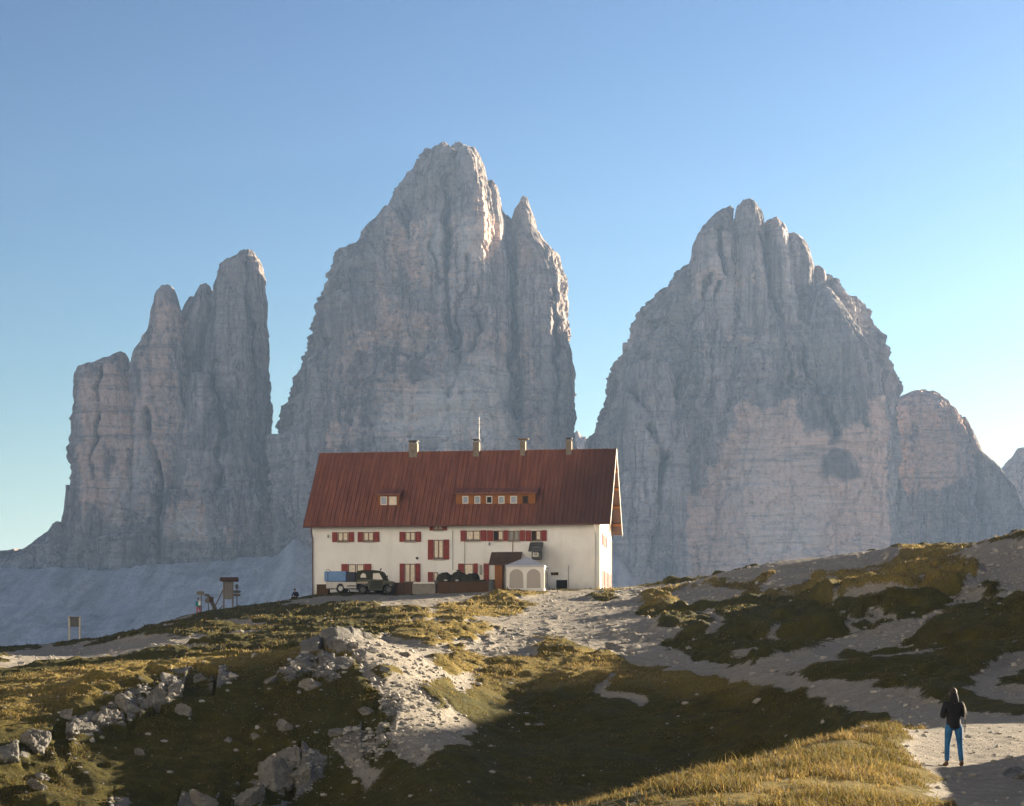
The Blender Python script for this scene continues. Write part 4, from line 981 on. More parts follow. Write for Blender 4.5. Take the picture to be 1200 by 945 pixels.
# ------------------------------------------------------------------ white party tent at the door
tx, tz = on_y(618, 688, -4.2)
def to_w(lx, ly, lz=0.0): return (HL[0] + ca * lx - sa * ly, HL[1] + sa * lx + ca * ly, HZ + lz)
wx, wy, _ = to_w(tx, -4.2)
tent = tag(empty('party_tent', (wx, wy, hill_pt(wx, wy) - .05), R(HA)), 'small white pavilion tent with arched windows beside the hut entrance', 'tent')
k = (wy) / FPX; W2 = 22 * k; ez = (HY - 664) * k - tent.location[2]; az = (HY - 652.5) * k - tent.location[2]
cn = MB(); e = W2 + .07
cn.add([(-e, -e, ez), (e, -e, ez), (e, e, ez), (-e, e, ez), (-e, -e, ez - .16), (e, -e, ez - .16), (e, e, ez - .16), (-e, e, ez - .16), (0, 0, az)],
       [(0, 1, 8), (1, 2, 8), (2, 3, 8), (3, 0, 8), (4, 5, 1, 0), (5, 6, 2, 1), (6, 7, 3, 2), (7, 4, 0, 3), (7, 6, 5, 4)])
cn.build('canopy', M['tentroof'], tent)
def arch_wall(parent, rz):
    """cloth wall with two arched clear windows"""
    holes = [((-W2 + 0.30, -0.16), 0.55), ((0.16, W2 - 0.30), 0.55)]
    bm = bmesh.new(); top = ez - .03
    def arch(a, b, zb, n=12):
        r = (b - a) / 2; c_ = (a + b) / 2; zs = top - .32 - r
        return [(a, zb)] + [(c_ - r * math.cos(math.pi * i / n), zs + r * math.sin(math.pi * i / n)) for i in range(n + 1)] + [(b, zb)]
    cols = []
    mb = MB(); films = []
    xs_ = [-W2]
    for (a, b), zb in holes:
        ar = arch(a, b, 0.12)
        # strip left of the arch, over it and below it, as one sheet
        films.append(ar)
    n = 40
    X = np.linspace(-W2, W2, 121)
    lo = np.zeros_like(X); hi = np.full_like(X, -1.0)
    for (a, b), zb in holes:
        r = (b - a) / 2; c_ = (a + b) / 2; zs = top - .32 - r
        m_ = np.abs(X - c_) < r
        hi[m_] = zs + np.sqrt(r * r - (X[m_] - c_) ** 2)
    for i in range(len(X) - 1):
        x0, x1 = X[i], X[i + 1]
        if hi[i] > 0 or hi[i + 1] > 0:
            h0 = max(hi[i], 0.3); h1 = max(hi[i + 1], 0.3)
            mb.add([(x0, -W2, h0), (x1, -W2, h1), (x1, -W2, top), (x0, -W2, top)], [(0, 1, 2, 3)])
            mb.add([(x0, -W2, -.4), (x1, -W2, -.4), (x1, -W2, 0.14), (x0, -W2, 0.14)], [(0, 1, 2, 3)])
        else:
            mb.add([(x0, -W2, -.4), (x1, -W2, -.4), (x1, -W2, 0.14), (x1, -W2, top), (x0, -W2, top), (x0, -W2, 0.14)], [(0, 1, 2, 3, 4, 5)])
    o = mb.build('tent_wall', M['canvas'], parent)
    bmw = bmesh.new(); bmw.from_mesh(o.data); bmesh.ops.remove_doubles(bmw, verts=bmw.verts, dist=1e-4); bmw.to_mesh(o.data); bmw.free()
    o.rotation_euler = (0, 0, rz)
    for ar in films:
        f = MB(); nn = len(ar); f.add([(x, -W2 + .02, z) for x, z in ar], [tuple(range(nn))]); f.build('clear_window', M['film'], o)
for i in range(4): arch_wall(tent, i * math.pi / 2)
for sx in (-1, 1):
    for sy in (-1, 1):
        MB().box(sx * W2 - .035, sx * W2 + .035, sy * W2 - .035, sy * W2 + .035, -.5, ez - .01).build('pole', M['frame'], tent)
# ------------------------------------------------------------------ vehicles and things in front of the hut
def gz_at(x, y): return hill_pt(x, y)
def wheel(parent, x, y, z, r, w_, rim='metal'):
    t = MB(); n = 20; prof = [(r * .55, -w_ / 2), (r * .93, -w_ / 2), (r, -w_ * .32), (r, w_ * .32), (r * .93, w_ / 2), (r * .55, w_ / 2)]
    vs = [(a * math.cos(2 * math.pi * i / n), b, a * math.sin(2 * math.pi * i / n)) for i in range(n) for a, b in prof]
    m_ = len(prof); fs = [(i * m_ + j, i * m_ + (j + 1) % m_, ((i + 1) % n) * m_ + (j + 1) % m_, ((i + 1) % n) * m_ + j) for i in range(n) for j in range(m_)]
    t.add(vs, fs); o = t.build('wheel', MV['tyre'], parent, smooth_=True); o.location = (x, y, z)
    d = MB().rod((0, -w_ * .36, 0), (0, w_ * .36, 0), r * .57, None, 16)
    for k in range(5):
        a = 2 * math.pi * k / 5; d.box(r * .10, r * .5, -w_ * .44, -w_ * .34, -r * .07, r * .07)
        c, s_ = math.cos(a), math.sin(a); d.v[-8:] = [(px * c - pz * s_, py, px * s_ + pz * c) for px, py, pz in d.v[-8:]]
    d.build('rim', M[rim], o); return o
MV = dict(tyre=plain('tyre', (0.022, 0.021, 0.020), 0.9, 0.2), silver=plain('silver_paint', (0.30, 0.29, 0.28), 0.4, 0.6, 0.08, 2, 0.3),
          olive=plain('olive_canvas', (0.022, 0.022, 0.012), 0.75, 0.25, 0.25, 3), olive2=plain('olive_paint', (0.035, 0.034, 0.018), 0.5, 0.4, 0.2, 2),
          blue=plain('blue_tarpaulin', (0.11, 0.22, 0.42), 0.55, 0.4, 0.15, 3), navy=plain('navy_tarpaulin', (0.018, 0.022, 0.04), 0.6, 0.3, 0.2),
          glass=m_glass('car_glass', (0.10, 0.105, 0.10), 0.06), beige=plain('beige_strip', (0.28, 0.24, 0.17), 0.6, 0.3), lamp=m_glass('lamp_glass', (0.5, 0.45, 0.38), 0.1))
def at_px(px, py, Y):
    """ground position at distance Y in the direction of px"""
    x = (px - CX) / FPX * Y; return x, Y, gz_at(x, Y)

# silver pickup with a tarpaulin-covered load, nose to the right
x, y, z = at_px(407, 699, 194.6); s1 = y / FPX
pk = tag(empty('pickup_truck', (x, y, z), R(HA)), 'silver pickup truck with pale blue covered load parked behind the dark jeep', 'truck')
X = lambda px: (px - 407) * s1
b = MB()
b.prism_y([(X(384), .42), (X(396.5), .42), (X(397.4), .70), (X(399), .84), (X(401), .88), (X(403), .84), (X(404.6), .70), (X(405.5), .42), (X(425), .40), (X(425), 1.02), (X(384.3), 1.08)], -.88, .88)
b.build('cargo_bed', MV['silver'], pk, 0.03)
c = MB(); c.prism_y([(X(425.3), .40), (X(452), .40), (X(452), .95), (X(442), 1.08), (X(437), 1.66), (X(427), 1.72), (X(425.3), 1.1)], -.86, .86); cab = c.build('cab', MV['silver'], pk, 0.04)
MB().prism_y([(X(428), 1.14), (X(440), 1.12), (X(436), 1.60), (X(428), 1.62)], -.872, .872).build('side_window', MV['glass'], cab)
ld = MB(); ld.box(X(381.5), X(407.6), -.8, .8, 1.10, 2.06); lo = ld.build('covered_load', MV['blue'], pk, 0.06, seg=2)
for px in (386,): MB().box(X(px) - .03, X(px) + .03, -.815, -.80, 1.12, 2.02).build('strap', MV['navy'], lo)
MB().tube([(X(383.5), -.6, 2.07), (X(383.5), -.6, 2.2), (X(386), -.6, 2.24), (X(389), -.6, 2.07)], .03).build('strap', MV['navy'], lo)
MB().box(X(408.2), X(418.2), -.78, .78, 1.04, 1.98).build('tool_box', MV['navy'], pk, 0.04)
MB().box(X(409), X(424), -.905, -.885, .60, .70).build('side_strip', MV['navy'], pk)
for px, yy in ((401, -.72), (401, .72), (445, -.72), (445, .72)): wheel(pk, X(px), yy, .43, .43, .26)

# dark olive off-road vehicle with a canvas top
x, y, z = at_px(438, 699, 192.2); s1 = y / FPX
jp = tag(empty('off_road_vehicle', (x, y, z), R(HA)), 'dark olive jeep with canvas top parked close in front of the hut', 'jeep')
X = lambda px: (px - 438) * s1; Z = lambda py: (699.3 - py) * s1
b = MB(); b.prism_y([(X(419), Z(694.5)), (X(420.5), Z(688)), (X(423), Z(686.6)), (X(430), Z(686.6)), (X(432.6), Z(689)), (X(434), Z(695.2)), (X(450), Z(695.2)), (X(451.5), Z(689.6)), (X(455), Z(687.6)), (X(459.5), Z(688)), (X(462), Z(690.4)), (X(463), Z(690)), (X(463), Z(686.4)), (X(461.5), Z(684.6)), (X(453.5), Z(683.2)), (X(437), Z(682)), (X(419), Z(682))], -.82, .82)
jb = b.build('body', MV['olive2'], jp, 0.03)
t = MB(); t.prism_y([(X(419), Z(682)), (X(419), Z(674)), (X(420.5), Z(672.2)), (X(426), Z(671.4)), (X(440), Z(671.4)), (X(447), Z(672.2)), (X(449.5), Z(673.6)), (X(454.5), Z(683))], -.76, .76)
jt = t.build('canvas_top', MV['olive'], jp, 0.05, seg=2)
MB().prism_y([(X(424), Z(680.2)), (X(424.6), Z(677)), (X(427), Z(674.8)), (X(430), Z(676)), (X(431), Z(680.2))], -.772, .772).build('rear_window', MV['lamp'], jt)
MB().prism_y([(X(439), Z(682.6)), (X(439), Z(675.4)), (X(446.5), Z(675)), (X(450.6), Z(682.6))], -.775, .775).build('side_window', MV['lamp'], jt)
MB().box(X(420), X(433), -.845, -.825, Z(687.3), Z(685.0)).build('side_strip', MV['beige'], jb)
MB().box(X(436), X(451), -.835, -.822, Z(693.5), Z(684)).build('door', MV['olive'], jb)
MB().tube([(X(447.5), -.7, Z(672)), (X(448.6), -.7, Z(669.4))], .06).build('aerial_foot', MV['olive'], jt)
MB().tube([(X(455), -.84, Z(682)), (X(456.5), -.95, Z(679.6)), (X(456.5), -.95, Z(678))], .05).build('mirror', MV['olive'], jb)
MB().rod((X(463), -.55, Z(687)), (X(463.5), -.55, Z(687)), .11).build('headlight', MV['lamp'], jb)
MB().rod((X(463), .55, Z(687)), (X(463.5), .55, Z(687)), .11).build('headlight', MV['lamp'], jb)
MB().box(X(463), X(464.4), -.75, .75, Z(692.4), Z(690.6)).build('bumper', MV['olive'], jb)
for px, yy in ((426.5, -.70), (426.5, .70), (457.6, -.70), (457.6, .70)): wheel(jp, X(px), yy, .42, .42, .24, 'slate')

def planks(x0, x1, y0, y1, z0, z1, step=.16):
    m = MB(); n = max(1, int((z1 - z0) / step)); h = (z1 - z0) / n
    m.box(x0 + .02, x1 - .02, y0 + .02, y1 - .02, z0, z1 - .01)
    return m, n, h
def plank_thing(name, label, cat, pxl, pxr, py_top, Y, depth, mat, board=.17, posts=2, rz=HA):
    x, y, z = at_px((pxl + pxr) / 2, 0, Y); k = Y / FPX; w_ = (pxr - pxl) * k / 2; h = (HY - py_top) * k - z
    o = tag(empty(name, (x, y, z), R(rz)), label, cat)
    m = MB(); n = max(2, round(h / board)); bh = h / n
    m.box(-w_ + .03, w_ - .03, .03, depth - .03, -.5, h - .02)
    for i in range(n): m.box(-w_, w_, random.uniform(-.008, .006), .035, i * bh - (.4 if i == 0 else 0), (i + 1) * bh - .014)
    m.build('board_panel', mat, o)
    for i in range(posts):
        px_ = -w_ + .06 + (2 * w_ - .12) * i / max(1, posts - 1); MB().box(px_ - .05, px_ + .05, -.06, -.01, -.5, h + .03).build('post', mat, o)
    MB().box(-w_ - .03, w_ + .03, -.05, depth, h - .015, h + .05).build('top_board', mat, o); return o
plank_thing('wooden_bin', 'small brown wooden bin at the left corner of the hut', 'bin', 371, 384.6, 685.6, 194.6, 1.0, M['oldwood'])
plank_thing('wooden_fence', 'short dark board fence between the jeep and the concrete block', 'fence', 463.5, 483.5, 683.6, 192.0, .12, M['oldwood'], posts=3)
plank_thing('wooden_wall', 'long low dark board wall below the covered heap', 'wall', 512, 577, 682.4, 190.4, .9, M['oldwood'], posts=6)
x, y, z = at_px(497, 0, 191.4); k = y / FPX; h = (HY - 684.3) * k - z
cb = tag(empty('concrete_block', (x, y, z), R(HA)), 'square grey concrete block with a pale cap slab beside the board wall', 'block')
MB().box(-13.6 * k, 13.6 * k, 0, 1.1, -.6, h - .0).build('body', plain('concrete', (0.20, 0.185, 0.16), 0.9, 0.2, 0.2, 2, bump=.3), cb, 0.02)
MB().box(-12.5 * k, 12.4 * k, -.04, 1.14, h + .002, h + .16).build('cap_slab', M['frame'], cb, 0.015)
# heap under dark tarpaulin
def blob(name, parent, mat, rx, ry, rz, seed, n=26, sq=1.0, amp=.25, freq=1.6, base=True):
    th = np.linspace(0, 2 * np.pi, n, endpoint=False); ph = np.linspace(-0.35 if base else -np.pi / 2 + .02, np.pi / 2 - .02, n // 2)
    TH_, PH = np.meshgrid(th, ph); c = np.cos(PH) ** sq
    x_ = c * np.cos(TH_); y_ = c * np.sin(TH_); z_ = np.sin(PH)
    d = 1 + amp * fbm(x_ * freq + seed, y_ * freq, z_ * freq, oct=4, seed=seed)
    co = np.stack([x_ * d * rx, y_ * d * ry, z_ * d * rz], -1).reshape(-1, 3)
    m_ = mesh_np(name, co, grid_quads(n // 2, n, wrap=True)); return link(name, m_, mat, parent)
x, y, z = at_px(536, 0, 191.6); k = y / FPX
hp = tag(empty('covered_heap', (x, y, (HY - 684) * k), R(HA)), 'heap of stores under dark tarpaulin weighed down with pale stones', 'heap')
for i, (px, rx, rz_) in enumerate(((522, 11.5, 13.0), (536, 13, 13.5), (551, 12, 11.5), (563, 8, 5))): blob('tarpaulin', hp, MV['olive'], rx * k, .8, rz_ * k, 11 + i, sq=.55, amp=.3).location = ((px - 536) * k, .3, -.05)
for px, py in ((523.5, 680.6), (537, 680.8)): blob('weight_stone', hp, M['plaster'], 2.3 * k, .2, 1.0 * k, 31 + int(px), 14, base=False).location = ((px - 536) * k, -.62, (684 - py) * k)
MB().box(-1.9 * k, 2.6 * k, .2, .7, 14.6 * k, 16.2 * k).build('bundle', MV['olive'], hp, .05)
x, y, z = at_px(576, 0, 190.2)
bn = tag(empty('barrel', (x, y, z), 0), 'dark barrel standing at the right end of the board wall', 'barrel')
MB().rod((0, 0, -.3), (0, 0, 1.05), .30, .30, 16).build('drum', M['slate'], bn, .01)
MB().rod((0, 0, 1.052), (0, 0, 1.10), .32, .32, 16).build('lid', M['dark'], bn)

# ------------------------------------------------------------------ boards and signposts on the brow
def post_h(px, py_top, Y):
    x = (px - CX) / FPX * Y; z = gz_at(x, Y); return x, z, (HY - py_top) * Y / FPX - z
Yb = 189.0; k = Yb / FPX
x, z, h = post_h(267.2, 681, Yb)
ib = tag(empty('information_board', (x, Yb, z), R(4)), 'tall wooden information board with a small roof on the brow', 'board')
BX = lambda px: (px - 267.2) * k; BZ = lambda py: (HY - py) * k - z
for px in (262.3, 272.6): MB().box(BX(px) - .07, BX(px) + .07, -.07, .07, -.5, BZ(680.5)).build('post', M['greywood'], ib)
p_ = MB(); n = 8
for i in range(n):
    a = BX(261.6) + (BX(273) - BX(261.6)) * i / n; p_.box(a, a + (BX(273) - BX(261.6)) / n - .012, -.12, -.072, BZ(702.6), BZ(681.4))
p_.build('board_panel', M['greywood'], ib)
r_ = MB(); r_.prism_x([(-.75, BZ(681.3)), (0, BZ(677.6)), (.75, BZ(681.3)), (.75, BZ(680.3)), (0, BZ(676.6)), (-.75, BZ(680.3))], BX(258), BX(279)); r_.build('board_roof', M['oldwood'], ib)
MB().rod((BX(262), .05, BZ(690.5)), (BX(251.2), .7, BZ(711)), .06).build('strut', M['greywood'], ib)
MB().rod((BX(263), .05, BZ(708)), (BX(256), .5, BZ(714.5)), .05).build('strut', M['greywood'], ib)

def signpost(label, px, py_top, Y, boards, lean=0, r=.05):
    x, z, h = post_h(px, py_top, Y); k = Y / FPX
    o = tag(empty('signpost', (x, Y, z), 0), label, 'signpost', 'wooden signposts on the brow')
    MB().rod((lean, 0, -.4), (0, 0, h), r, r, 8).build('post', M['greywood'], o)
    for (a, b, t_, bt) in boards:
        x0, x1 = (a - px) * k, (b - px) * k; z1, z0 = (HY - t_) * k - z, (HY - bt) * k - z; zm = (z0 + z1) / 2
        MB().prism_y([(x0, z0), (x1 - .12, z0), (x1, zm), (x1 - .12, z1), (x0, z1)] if b - px > px - a else [(x0, zm), (x0 + .12, z0), (x1, z0), (x1, z1), (x0 + .12, z1)], -.11, -.06).build('arrow_board', M['greywood'] if t_ > 692.5 else M['slate'], o)
    return o
sp = signpost('signpost with two arrow boards just right of the information board', 277.6, 684.8, 190.5, [(273.2, 282.8, 692.2, 695.2), (273.4, 282.6, 696.0, 699.0)])
MB().box(-.13, .13, -.1, .1, (HY - 690) * 190.5 / FPX - sp.location.z, (HY - 685.4) * 190.5 / FPX - sp.location.z).build('marker_box', M['slate'], sp)
signpost('signpost with one wide dark board beside the teal walker', 235.8, 693, 191.5, [(230, 239.4, 693.3, 697.4)])
signpost('short leaning signpost with a small board between walker and information board', 243.6, 696, 192, [(240.2, 245.2, 701, 707), (239.2, 245.6, 696.4, 699)], .1)
# a stack of weathered boards leaning behind the signposts
x, z, h = post_h(249, 700, 192.5)
lb = tag(empty('leaning_barrier', (x, 192.5, z), 0), 'weathered leaning wooden barrier between the signposts and the information board', 'barrier'); k = 192.5 / FPX
for i, (a, t_, b, bt) in enumerate(((243, 697, 252, 714.5), (245.5, 698.5, 254.5, 714.5), (247, 703, 253, 711))):
    MB().rod(((a - 249) * k, i * .1, (HY - t_) * k - z), ((b - 249) * k, i * .1, (HY - bt) * k - z - .2), .10).build('beam', M['greywood'], lb)
MB().box(-.35, .1, -.1, .02, (HY - 706) * k - z, (HY - 700) * k - z).build('board_panel', M['oldwood'], lb)

Yl = 186.5; k = Yl / FPX; x, z, h = post_h(87, 721.5, Yl)
lbd = tag(empty('notice_board', (x, Yl, z), R(-3)), 'dark notice board on two pale posts at the left end of the brow', 'board')
for px, tp in ((81.3, 721.6), (93.7, 722.2)): MB().box((px - 87) * k - .075, (px - 87) * k + .075, -.075, .075, -.5, (HY - tp) * k - z).build('post', plain('pale_wood', (0.42, 0.39, 0.34), 0.8, 0.2), lbd)
MB().box((81.3 - 87) * k + .08, (93.7 - 87) * k - .08, -.06, .04, (HY - 734.6) * k - z, (HY - 724) * k - z).build('board_panel', M['slate'], lbd)
MB().box((81 - 87) * k, (94 - 87) * k, -.09, -.076, (HY - 724) * k - z, (HY - 723.2) * k - z).build('frame_bar', M['oldwood'], lbd)

# ------------------------------------------------------------------ people
MP = dict(skin=plain('skin', (0.42, 0.24, 0.17), 0.6, 0.3, 0.08), hair=plain('hair', (0.03, 0.02, 0.014), 0.7, 0.3), black=plain('black_cloth', (0.012, 0.012, 0.014), 0.8, 0.15, 0.3, 6, bump=.2),
          denim=plain('blue_denim', (0.026, 0.105, 0.225), 0.85, 0.15, 0.3, 7, bump=.2), boot=plain('boot_leather', (0.10, 0.055, 0.03), 0.7, 0.3, 0.3), cap=plain('pale_cap', (0.55, 0.50, 0.42), 0.8, 0.2),
          teal=plain('teal_cloth', (0.02, 0.20, 0.20), 0.8, 0.15, 0.2), red=plain('red_cloth', (0.45, 0.10, 0.10), 0.8, 0.15, 0.2), white=plain('white_cloth', (0.6, 0.6, 0.58), 0.8, 0.15),
          navy=plain('navy_cloth', (0.012, 0.016, 0.03), 0.8, 0.15, 0.2), strap=plain('webbing', (0.35, 0.31, 0.24), 0.7, 0.2))
def skin_mesh(name, verts, edges, mat, parent, root=0, sub=2):
    """verts: (x, y, z, r) or (x, y, z, rx, ry)"""
    me = bpy.data.meshes.new(name); me.from_pydata([v[:3] for v in verts], edges, [])
    ob = bpy.data.objects.new(name, me); COL.objects.link(ob)
    ob.modifiers.new('skin', 'SKIN'); sv = me.skin_vertices[0].data if me.skin_vertices else None
    if sv is None:
        bmt = bmesh.new(); bmt.from_mesh(me); bmt.verts.layers.skin.verify(); bmt.to_mesh(me); bmt.free(); sv = me.skin_vertices[0].data
    for i, v in enumerate(verts):
        sv[i].radius = (v[3], v[4] if len(v) > 4 else v[3]); sv[i].use_root = (i == root)
    ob.modifiers.new('sub', 'SUBSURF').levels = sub
    bpy.context.view_layer.update()
    ev = ob.evaluated_get(bpy.context.evaluated_depsgraph_get())
    m2 = bpy.data.meshes.new_from_object(ev); m2.name = name
    bpy.data.objects.remove(ob); bpy.data.meshes.remove(me)
    for p in m2.polygons: p.use_smooth = True
    return link(name, m2, mat, parent)
def chain(vs, es, pts, start=None):
    """append a chain of joints; returns the index of its last"""
    prev = start
    for p in pts:
        vs.append(p); i = len(vs) - 1
        if prev is not None: es.append((prev, i))
        prev = i
    return prev
def hand(vs, es, wrist, d, side, s=1.0):
    """palm, four bent fingers of unequal length and a thumb, rooted in the palm"""
    d = Vector(d).normalized(); up = Vector((0, 0, 1)); lat = d.cross(up).normalized() * side; cu = -lat.cross(d).normalized()
    p = Vector(vs[wrist][:3]); palm = p + d * .055 * s; vs.append((*palm, .030 * s, .018 * s)); pi_ = len(vs) - 1; es.append((wrist, pi_))
    for f, (off, ln) in enumerate(((-.028, .062), (-.009, .075), (.010, .070), (.028, .055))):
        b = palm + cu * off * s + d * .040 * s
        chain(vs, es, [(*b, .0095 * s), (*(b + d * ln * .55 * s - lat * .004), .0085 * s), (*(b + d * ln * .85 * s - lat * .022 * s), .0075 * s)], pi_)
    b = palm - cu * .030 * s - d * .01 * s
    chain(vs, es, [(*b, .011 * s), (*(b - cu * .022 * s + d * .03 * s - lat * .012 * s), .010 * s), (*(b - cu * .018 * s + d * .052 * s - lat * .02 * s), .008 * s)], pi_)
def person(loc, rz, label, group, pose, mats, scale=1.0, headwear=True, extras=None):
    o = tag(empty('person', loc, rz), label, 'person', group); o.scale = (scale,) * 3
    J = pose
    vs, es = [], []
    def body(radd, parts):
        pass
    # one continuous body from pelvis to fingers and toes
    pel = chain(vs, es, [(*J['pelvis'], .105, .085)])
    ch = chain(vs, es, [(*J['waist'], .125, .095), (*J['chest'], .155, .115), (*J['neck0'], .075, .07), (*J['neck1'], .052), (*J['head0'], .075, .088), (*J['head1'], .082, .098), (*J['head2'], .058, .07)], pel)
    chest = pel + 2
    for s in ('L', 'R'):
        sg = 1 if s == 'R' else -1
        w_ = chain(vs, es, [(*J['sho' + s], .058), (*J['elb' + s], .042), (*J['wri' + s], .028)], chest)
        d = Vector(J['wri' + s]) - Vector(J['elb' + s]); hand(vs, es, w_, d, sg)
        hp_ = chain(vs, es, [(*J['hip' + s], .072), (*J['kne' + s], .058), (*J['ank' + s], .040), (*J['toe' + s], .034, .03)], pel)
    skin_mesh('body', vs, es, MP['skin'], o)
    def limb(name, chains, mat, sub=2):
        v2, e2 = [], []; first = chain(v2, e2, chains[0])
        for c_ in chains[1:]: chain(v2, e2, c_[1:], c_[0])
        return skin_mesh(name, v2, e2, mat, o, 0, sub)
    L = lambda a, b, t: tuple(np.array(J[a]) * (1 - t) + np.array(J[b]) * t)
    dn = np.array((0, 0, -.03))
    # jacket: torso and sleeves
    limb('jacket', [[(*(np.array(J['pelvis']) + dn * 5.0), .196, .160), (*(np.array(J['pelvis']) + dn * 1.0), .186, .150), (*J['waist'], .160, .125), (*J['chest'], .182, .140), (*J['neck0'], .092, .085)],
                    [3, (*J['shoL'], .082), (*J['elbL'], .062), (*L('elbL', 'wriL', .92), .044)], [3, (*J['shoR'], .082), (*J['elbR'], .062), (*L('elbR', 'wriR', .92), .044)]], mats[0])
    # trousers
    limb('trousers', [[(*(np.array(J['pelvis']) + dn * .8), .128, .105)], [0, (*J['hipL'], .108), (*L('hipL', 'kneL', .5), .086), (*J['kneL'], .066), (*L('kneL', 'ankL', .45), .066), (*L('kneL', 'ankL', .93), .056)], [0, (*J['hipR'], .108), (*L('hipR', 'kneR', .5), .086), (*J['kneR'], .066), (*L('kneR', 'ankR', .45), .066), (*L('kneR', 'ankR', .93), .056)]], mats[1])
    for s in 'LR':
        a, t_ = np.array(J['ank' + s]), np.array(J['toe' + s])
        limb('boot', [[(*(a + (0, 0, .07)), .054), (*(a + (0, 0, -.02)), .052), (*(a * .4 + t_ * .6), .046, .044), (*t_, .042, .034)]], mats[2])
    # face and hair
    hd = Vector(J['head1']); fw = Vector(J.get('face', (0, 1, 0))).normalized(); lt = fw.cross(Vector((0, 0, 1))).normalized()
    f = MB(); nz_ = hd + fw * .098
    f.add([tuple(nz_ + Vector((0, 0, .03))), tuple(nz_ - Vector((0, 0, .02)) + lt * .017), tuple(nz_ - Vector((0, 0, .02)) - lt * .017), tuple(nz_ + fw * .025 - Vector((0, 0, .012)))], [(0, 1, 3), (0, 3, 2), (1, 2, 3)])
    f.build('nose', MP['skin'], o)
    for q in (-1, 1):
        e = hd + fw * .088 + lt * .033 * q + Vector((0, 0, .022)); MB().rod(tuple(e), tuple(e + fw * .008), .012, .010, 8).build('eye', MP['hair'], o)
        e = hd + lt * .083 * q; MB().rod(tuple(e), tuple(e + lt * .012 * q), .024, .030, 8).build('ear', MP['skin'], o)
    m_ = hd + fw * .090 - Vector((0, 0, .045)); MB().rod(tuple(m_ - lt * .022), tuple(m_ + lt * .022), .006).build('mouth', MP['red'], o)
    hr = blob('hair', o, MP['hair'], .092, .108, .112, 5, 24, amp=.06, freq=3); hr.location = hd - fw * .016 + Vector((0, 0, .012)); hr.rotation_euler = (0, 0, 0)
    if headwear:
        c_ = blob('cap', o, mats[3], .086, .10, .082, 6, 24, amp=.03); c_.location = hd - fw * .006 + Vector((0, 0, .034))
        bmx = MB(); bc = hd + fw * .09 + Vector((0, 0, .03)); bmx.add([tuple(bc + lt * a + fw * b + Vector((0, 0, c))) for a, b, c in ((-.07, 0, 0), (.07, 0, 0), (.05, .07, -.012), (-.05, .07, -.012), (-.07, 0, .012), (.07, 0, .012), (.05, .07, 0), (-.05, .07, 0))], [(0,1,2,3),(7,6,5,4),(0,4,5,1),(1,5,6,2),(2,6,7,3),(3,7,4,0)])
        bmx.build('cap_brim', mats[3], o)
    if extras: extras(o, limb, J)
    return o
STAND = dict(pelvis=(0, 0, .98), waist=(0, .0, 1.12), chest=(0, .01, 1.32), neck0=(0, .02, 1.46), neck1=(0, .035, 1.52), head0=(0, .05, 1.585), head1=(0, .055, 1.655), head2=(0, .05, 1.725),
             shoL=(-.19, .01, 1.40), elbL=(-.265, -.02, 1.13), wriL=(-.13, .20, 1.14), shoR=(.19, .01, 1.40), elbR=(.275, .0, 1.14), wriR=(.16, .21, 1.22),
             hipL=(-.105, 0, .90), kneL=(-.135, .03, .50), ankL=(-.155, -.01, .085), toeL=(-.185, .16, .04), hipR=(.105, 0, .90), kneR=(.15, .02, .50), ankR=(.165, -.06, .085), toeR=(.20, .11, .04), face=(0.15, 1, -.35))
def hiker_kit(o, limb, J):
    # strap over the shoulder with a camera held at the chest, tail of the strap hanging at the side
    MB().tube([(.17, .10, 1.44), (.20, -.02, 1.46), (.215, -.10, 1.38), (.235, -.12, 1.22), (.23, -.07, 1.06)], .014).build('shoulder_strap', MP['strap'], o)
    MB().tube([(.255, -.01, 1.10), (.262, -.03, .98), (.250, -.02, .84), (.255, -.02, .78)], .010).build('hanging_strap', MP['black'], o)
    MB().box(-.07, .08, .27, .35, 1.14, 1.24).rod((.005, .351, 1.19), (.005, .42, 1.19), .035, .035, 12).build('camera', MP['black'], o, .006)
    limb('hood', [[(0, -.06, 1.42, .12, .07), (0, -.055, 1.52, .105, .085), (0, -.01, 1.60, .104, .11), (-.012, .02, 1.645, .090, .105)]], MP['black'])
hx, hy = 517.5 / FPX * 46.0, 46.0
hiker = person((hx, hy, gz_at(hx, hy) - .005), R(4), 'hiker in black jacket and blue jeans standing on the gravel path', None, STAND, (MP['black'], MP['denim'], MP['boot'], MP['cap']), 1.0, True, hiker_kit)
WALK = dict(STAND); WALK.update(elbL=(-.24, -.06, 1.13), wriL=(-.24, .08, .93), elbR=(.24, .02, 1.13), wriR=(.25, .10, .92), kneL=(-.11, .12, .52), ankL=(-.11, .08, .085), toeL=(-.12, .25, .04), ankR=(.11, -.18, .11), toeR=(.11, -.04, .04), face=(0, 1, -.1))
def pack(o, limb, J): blob('rucksack', o, MP['white'], .15, .11, .26, 9, 20, amp=.08, sq=.6, base=False).location = (.12, -.17, 1.26)
x = (232.5 - CX) / FPX * 190.0
person((x, 190.0, gz_at(x, 190.0) - .25), R(20), 'distant walker in teal jacket and red trousers beside the signpost', None, WALK, (MP['teal'], MP['red'], MP['boot'], MP['cap']), .93, False, pack)
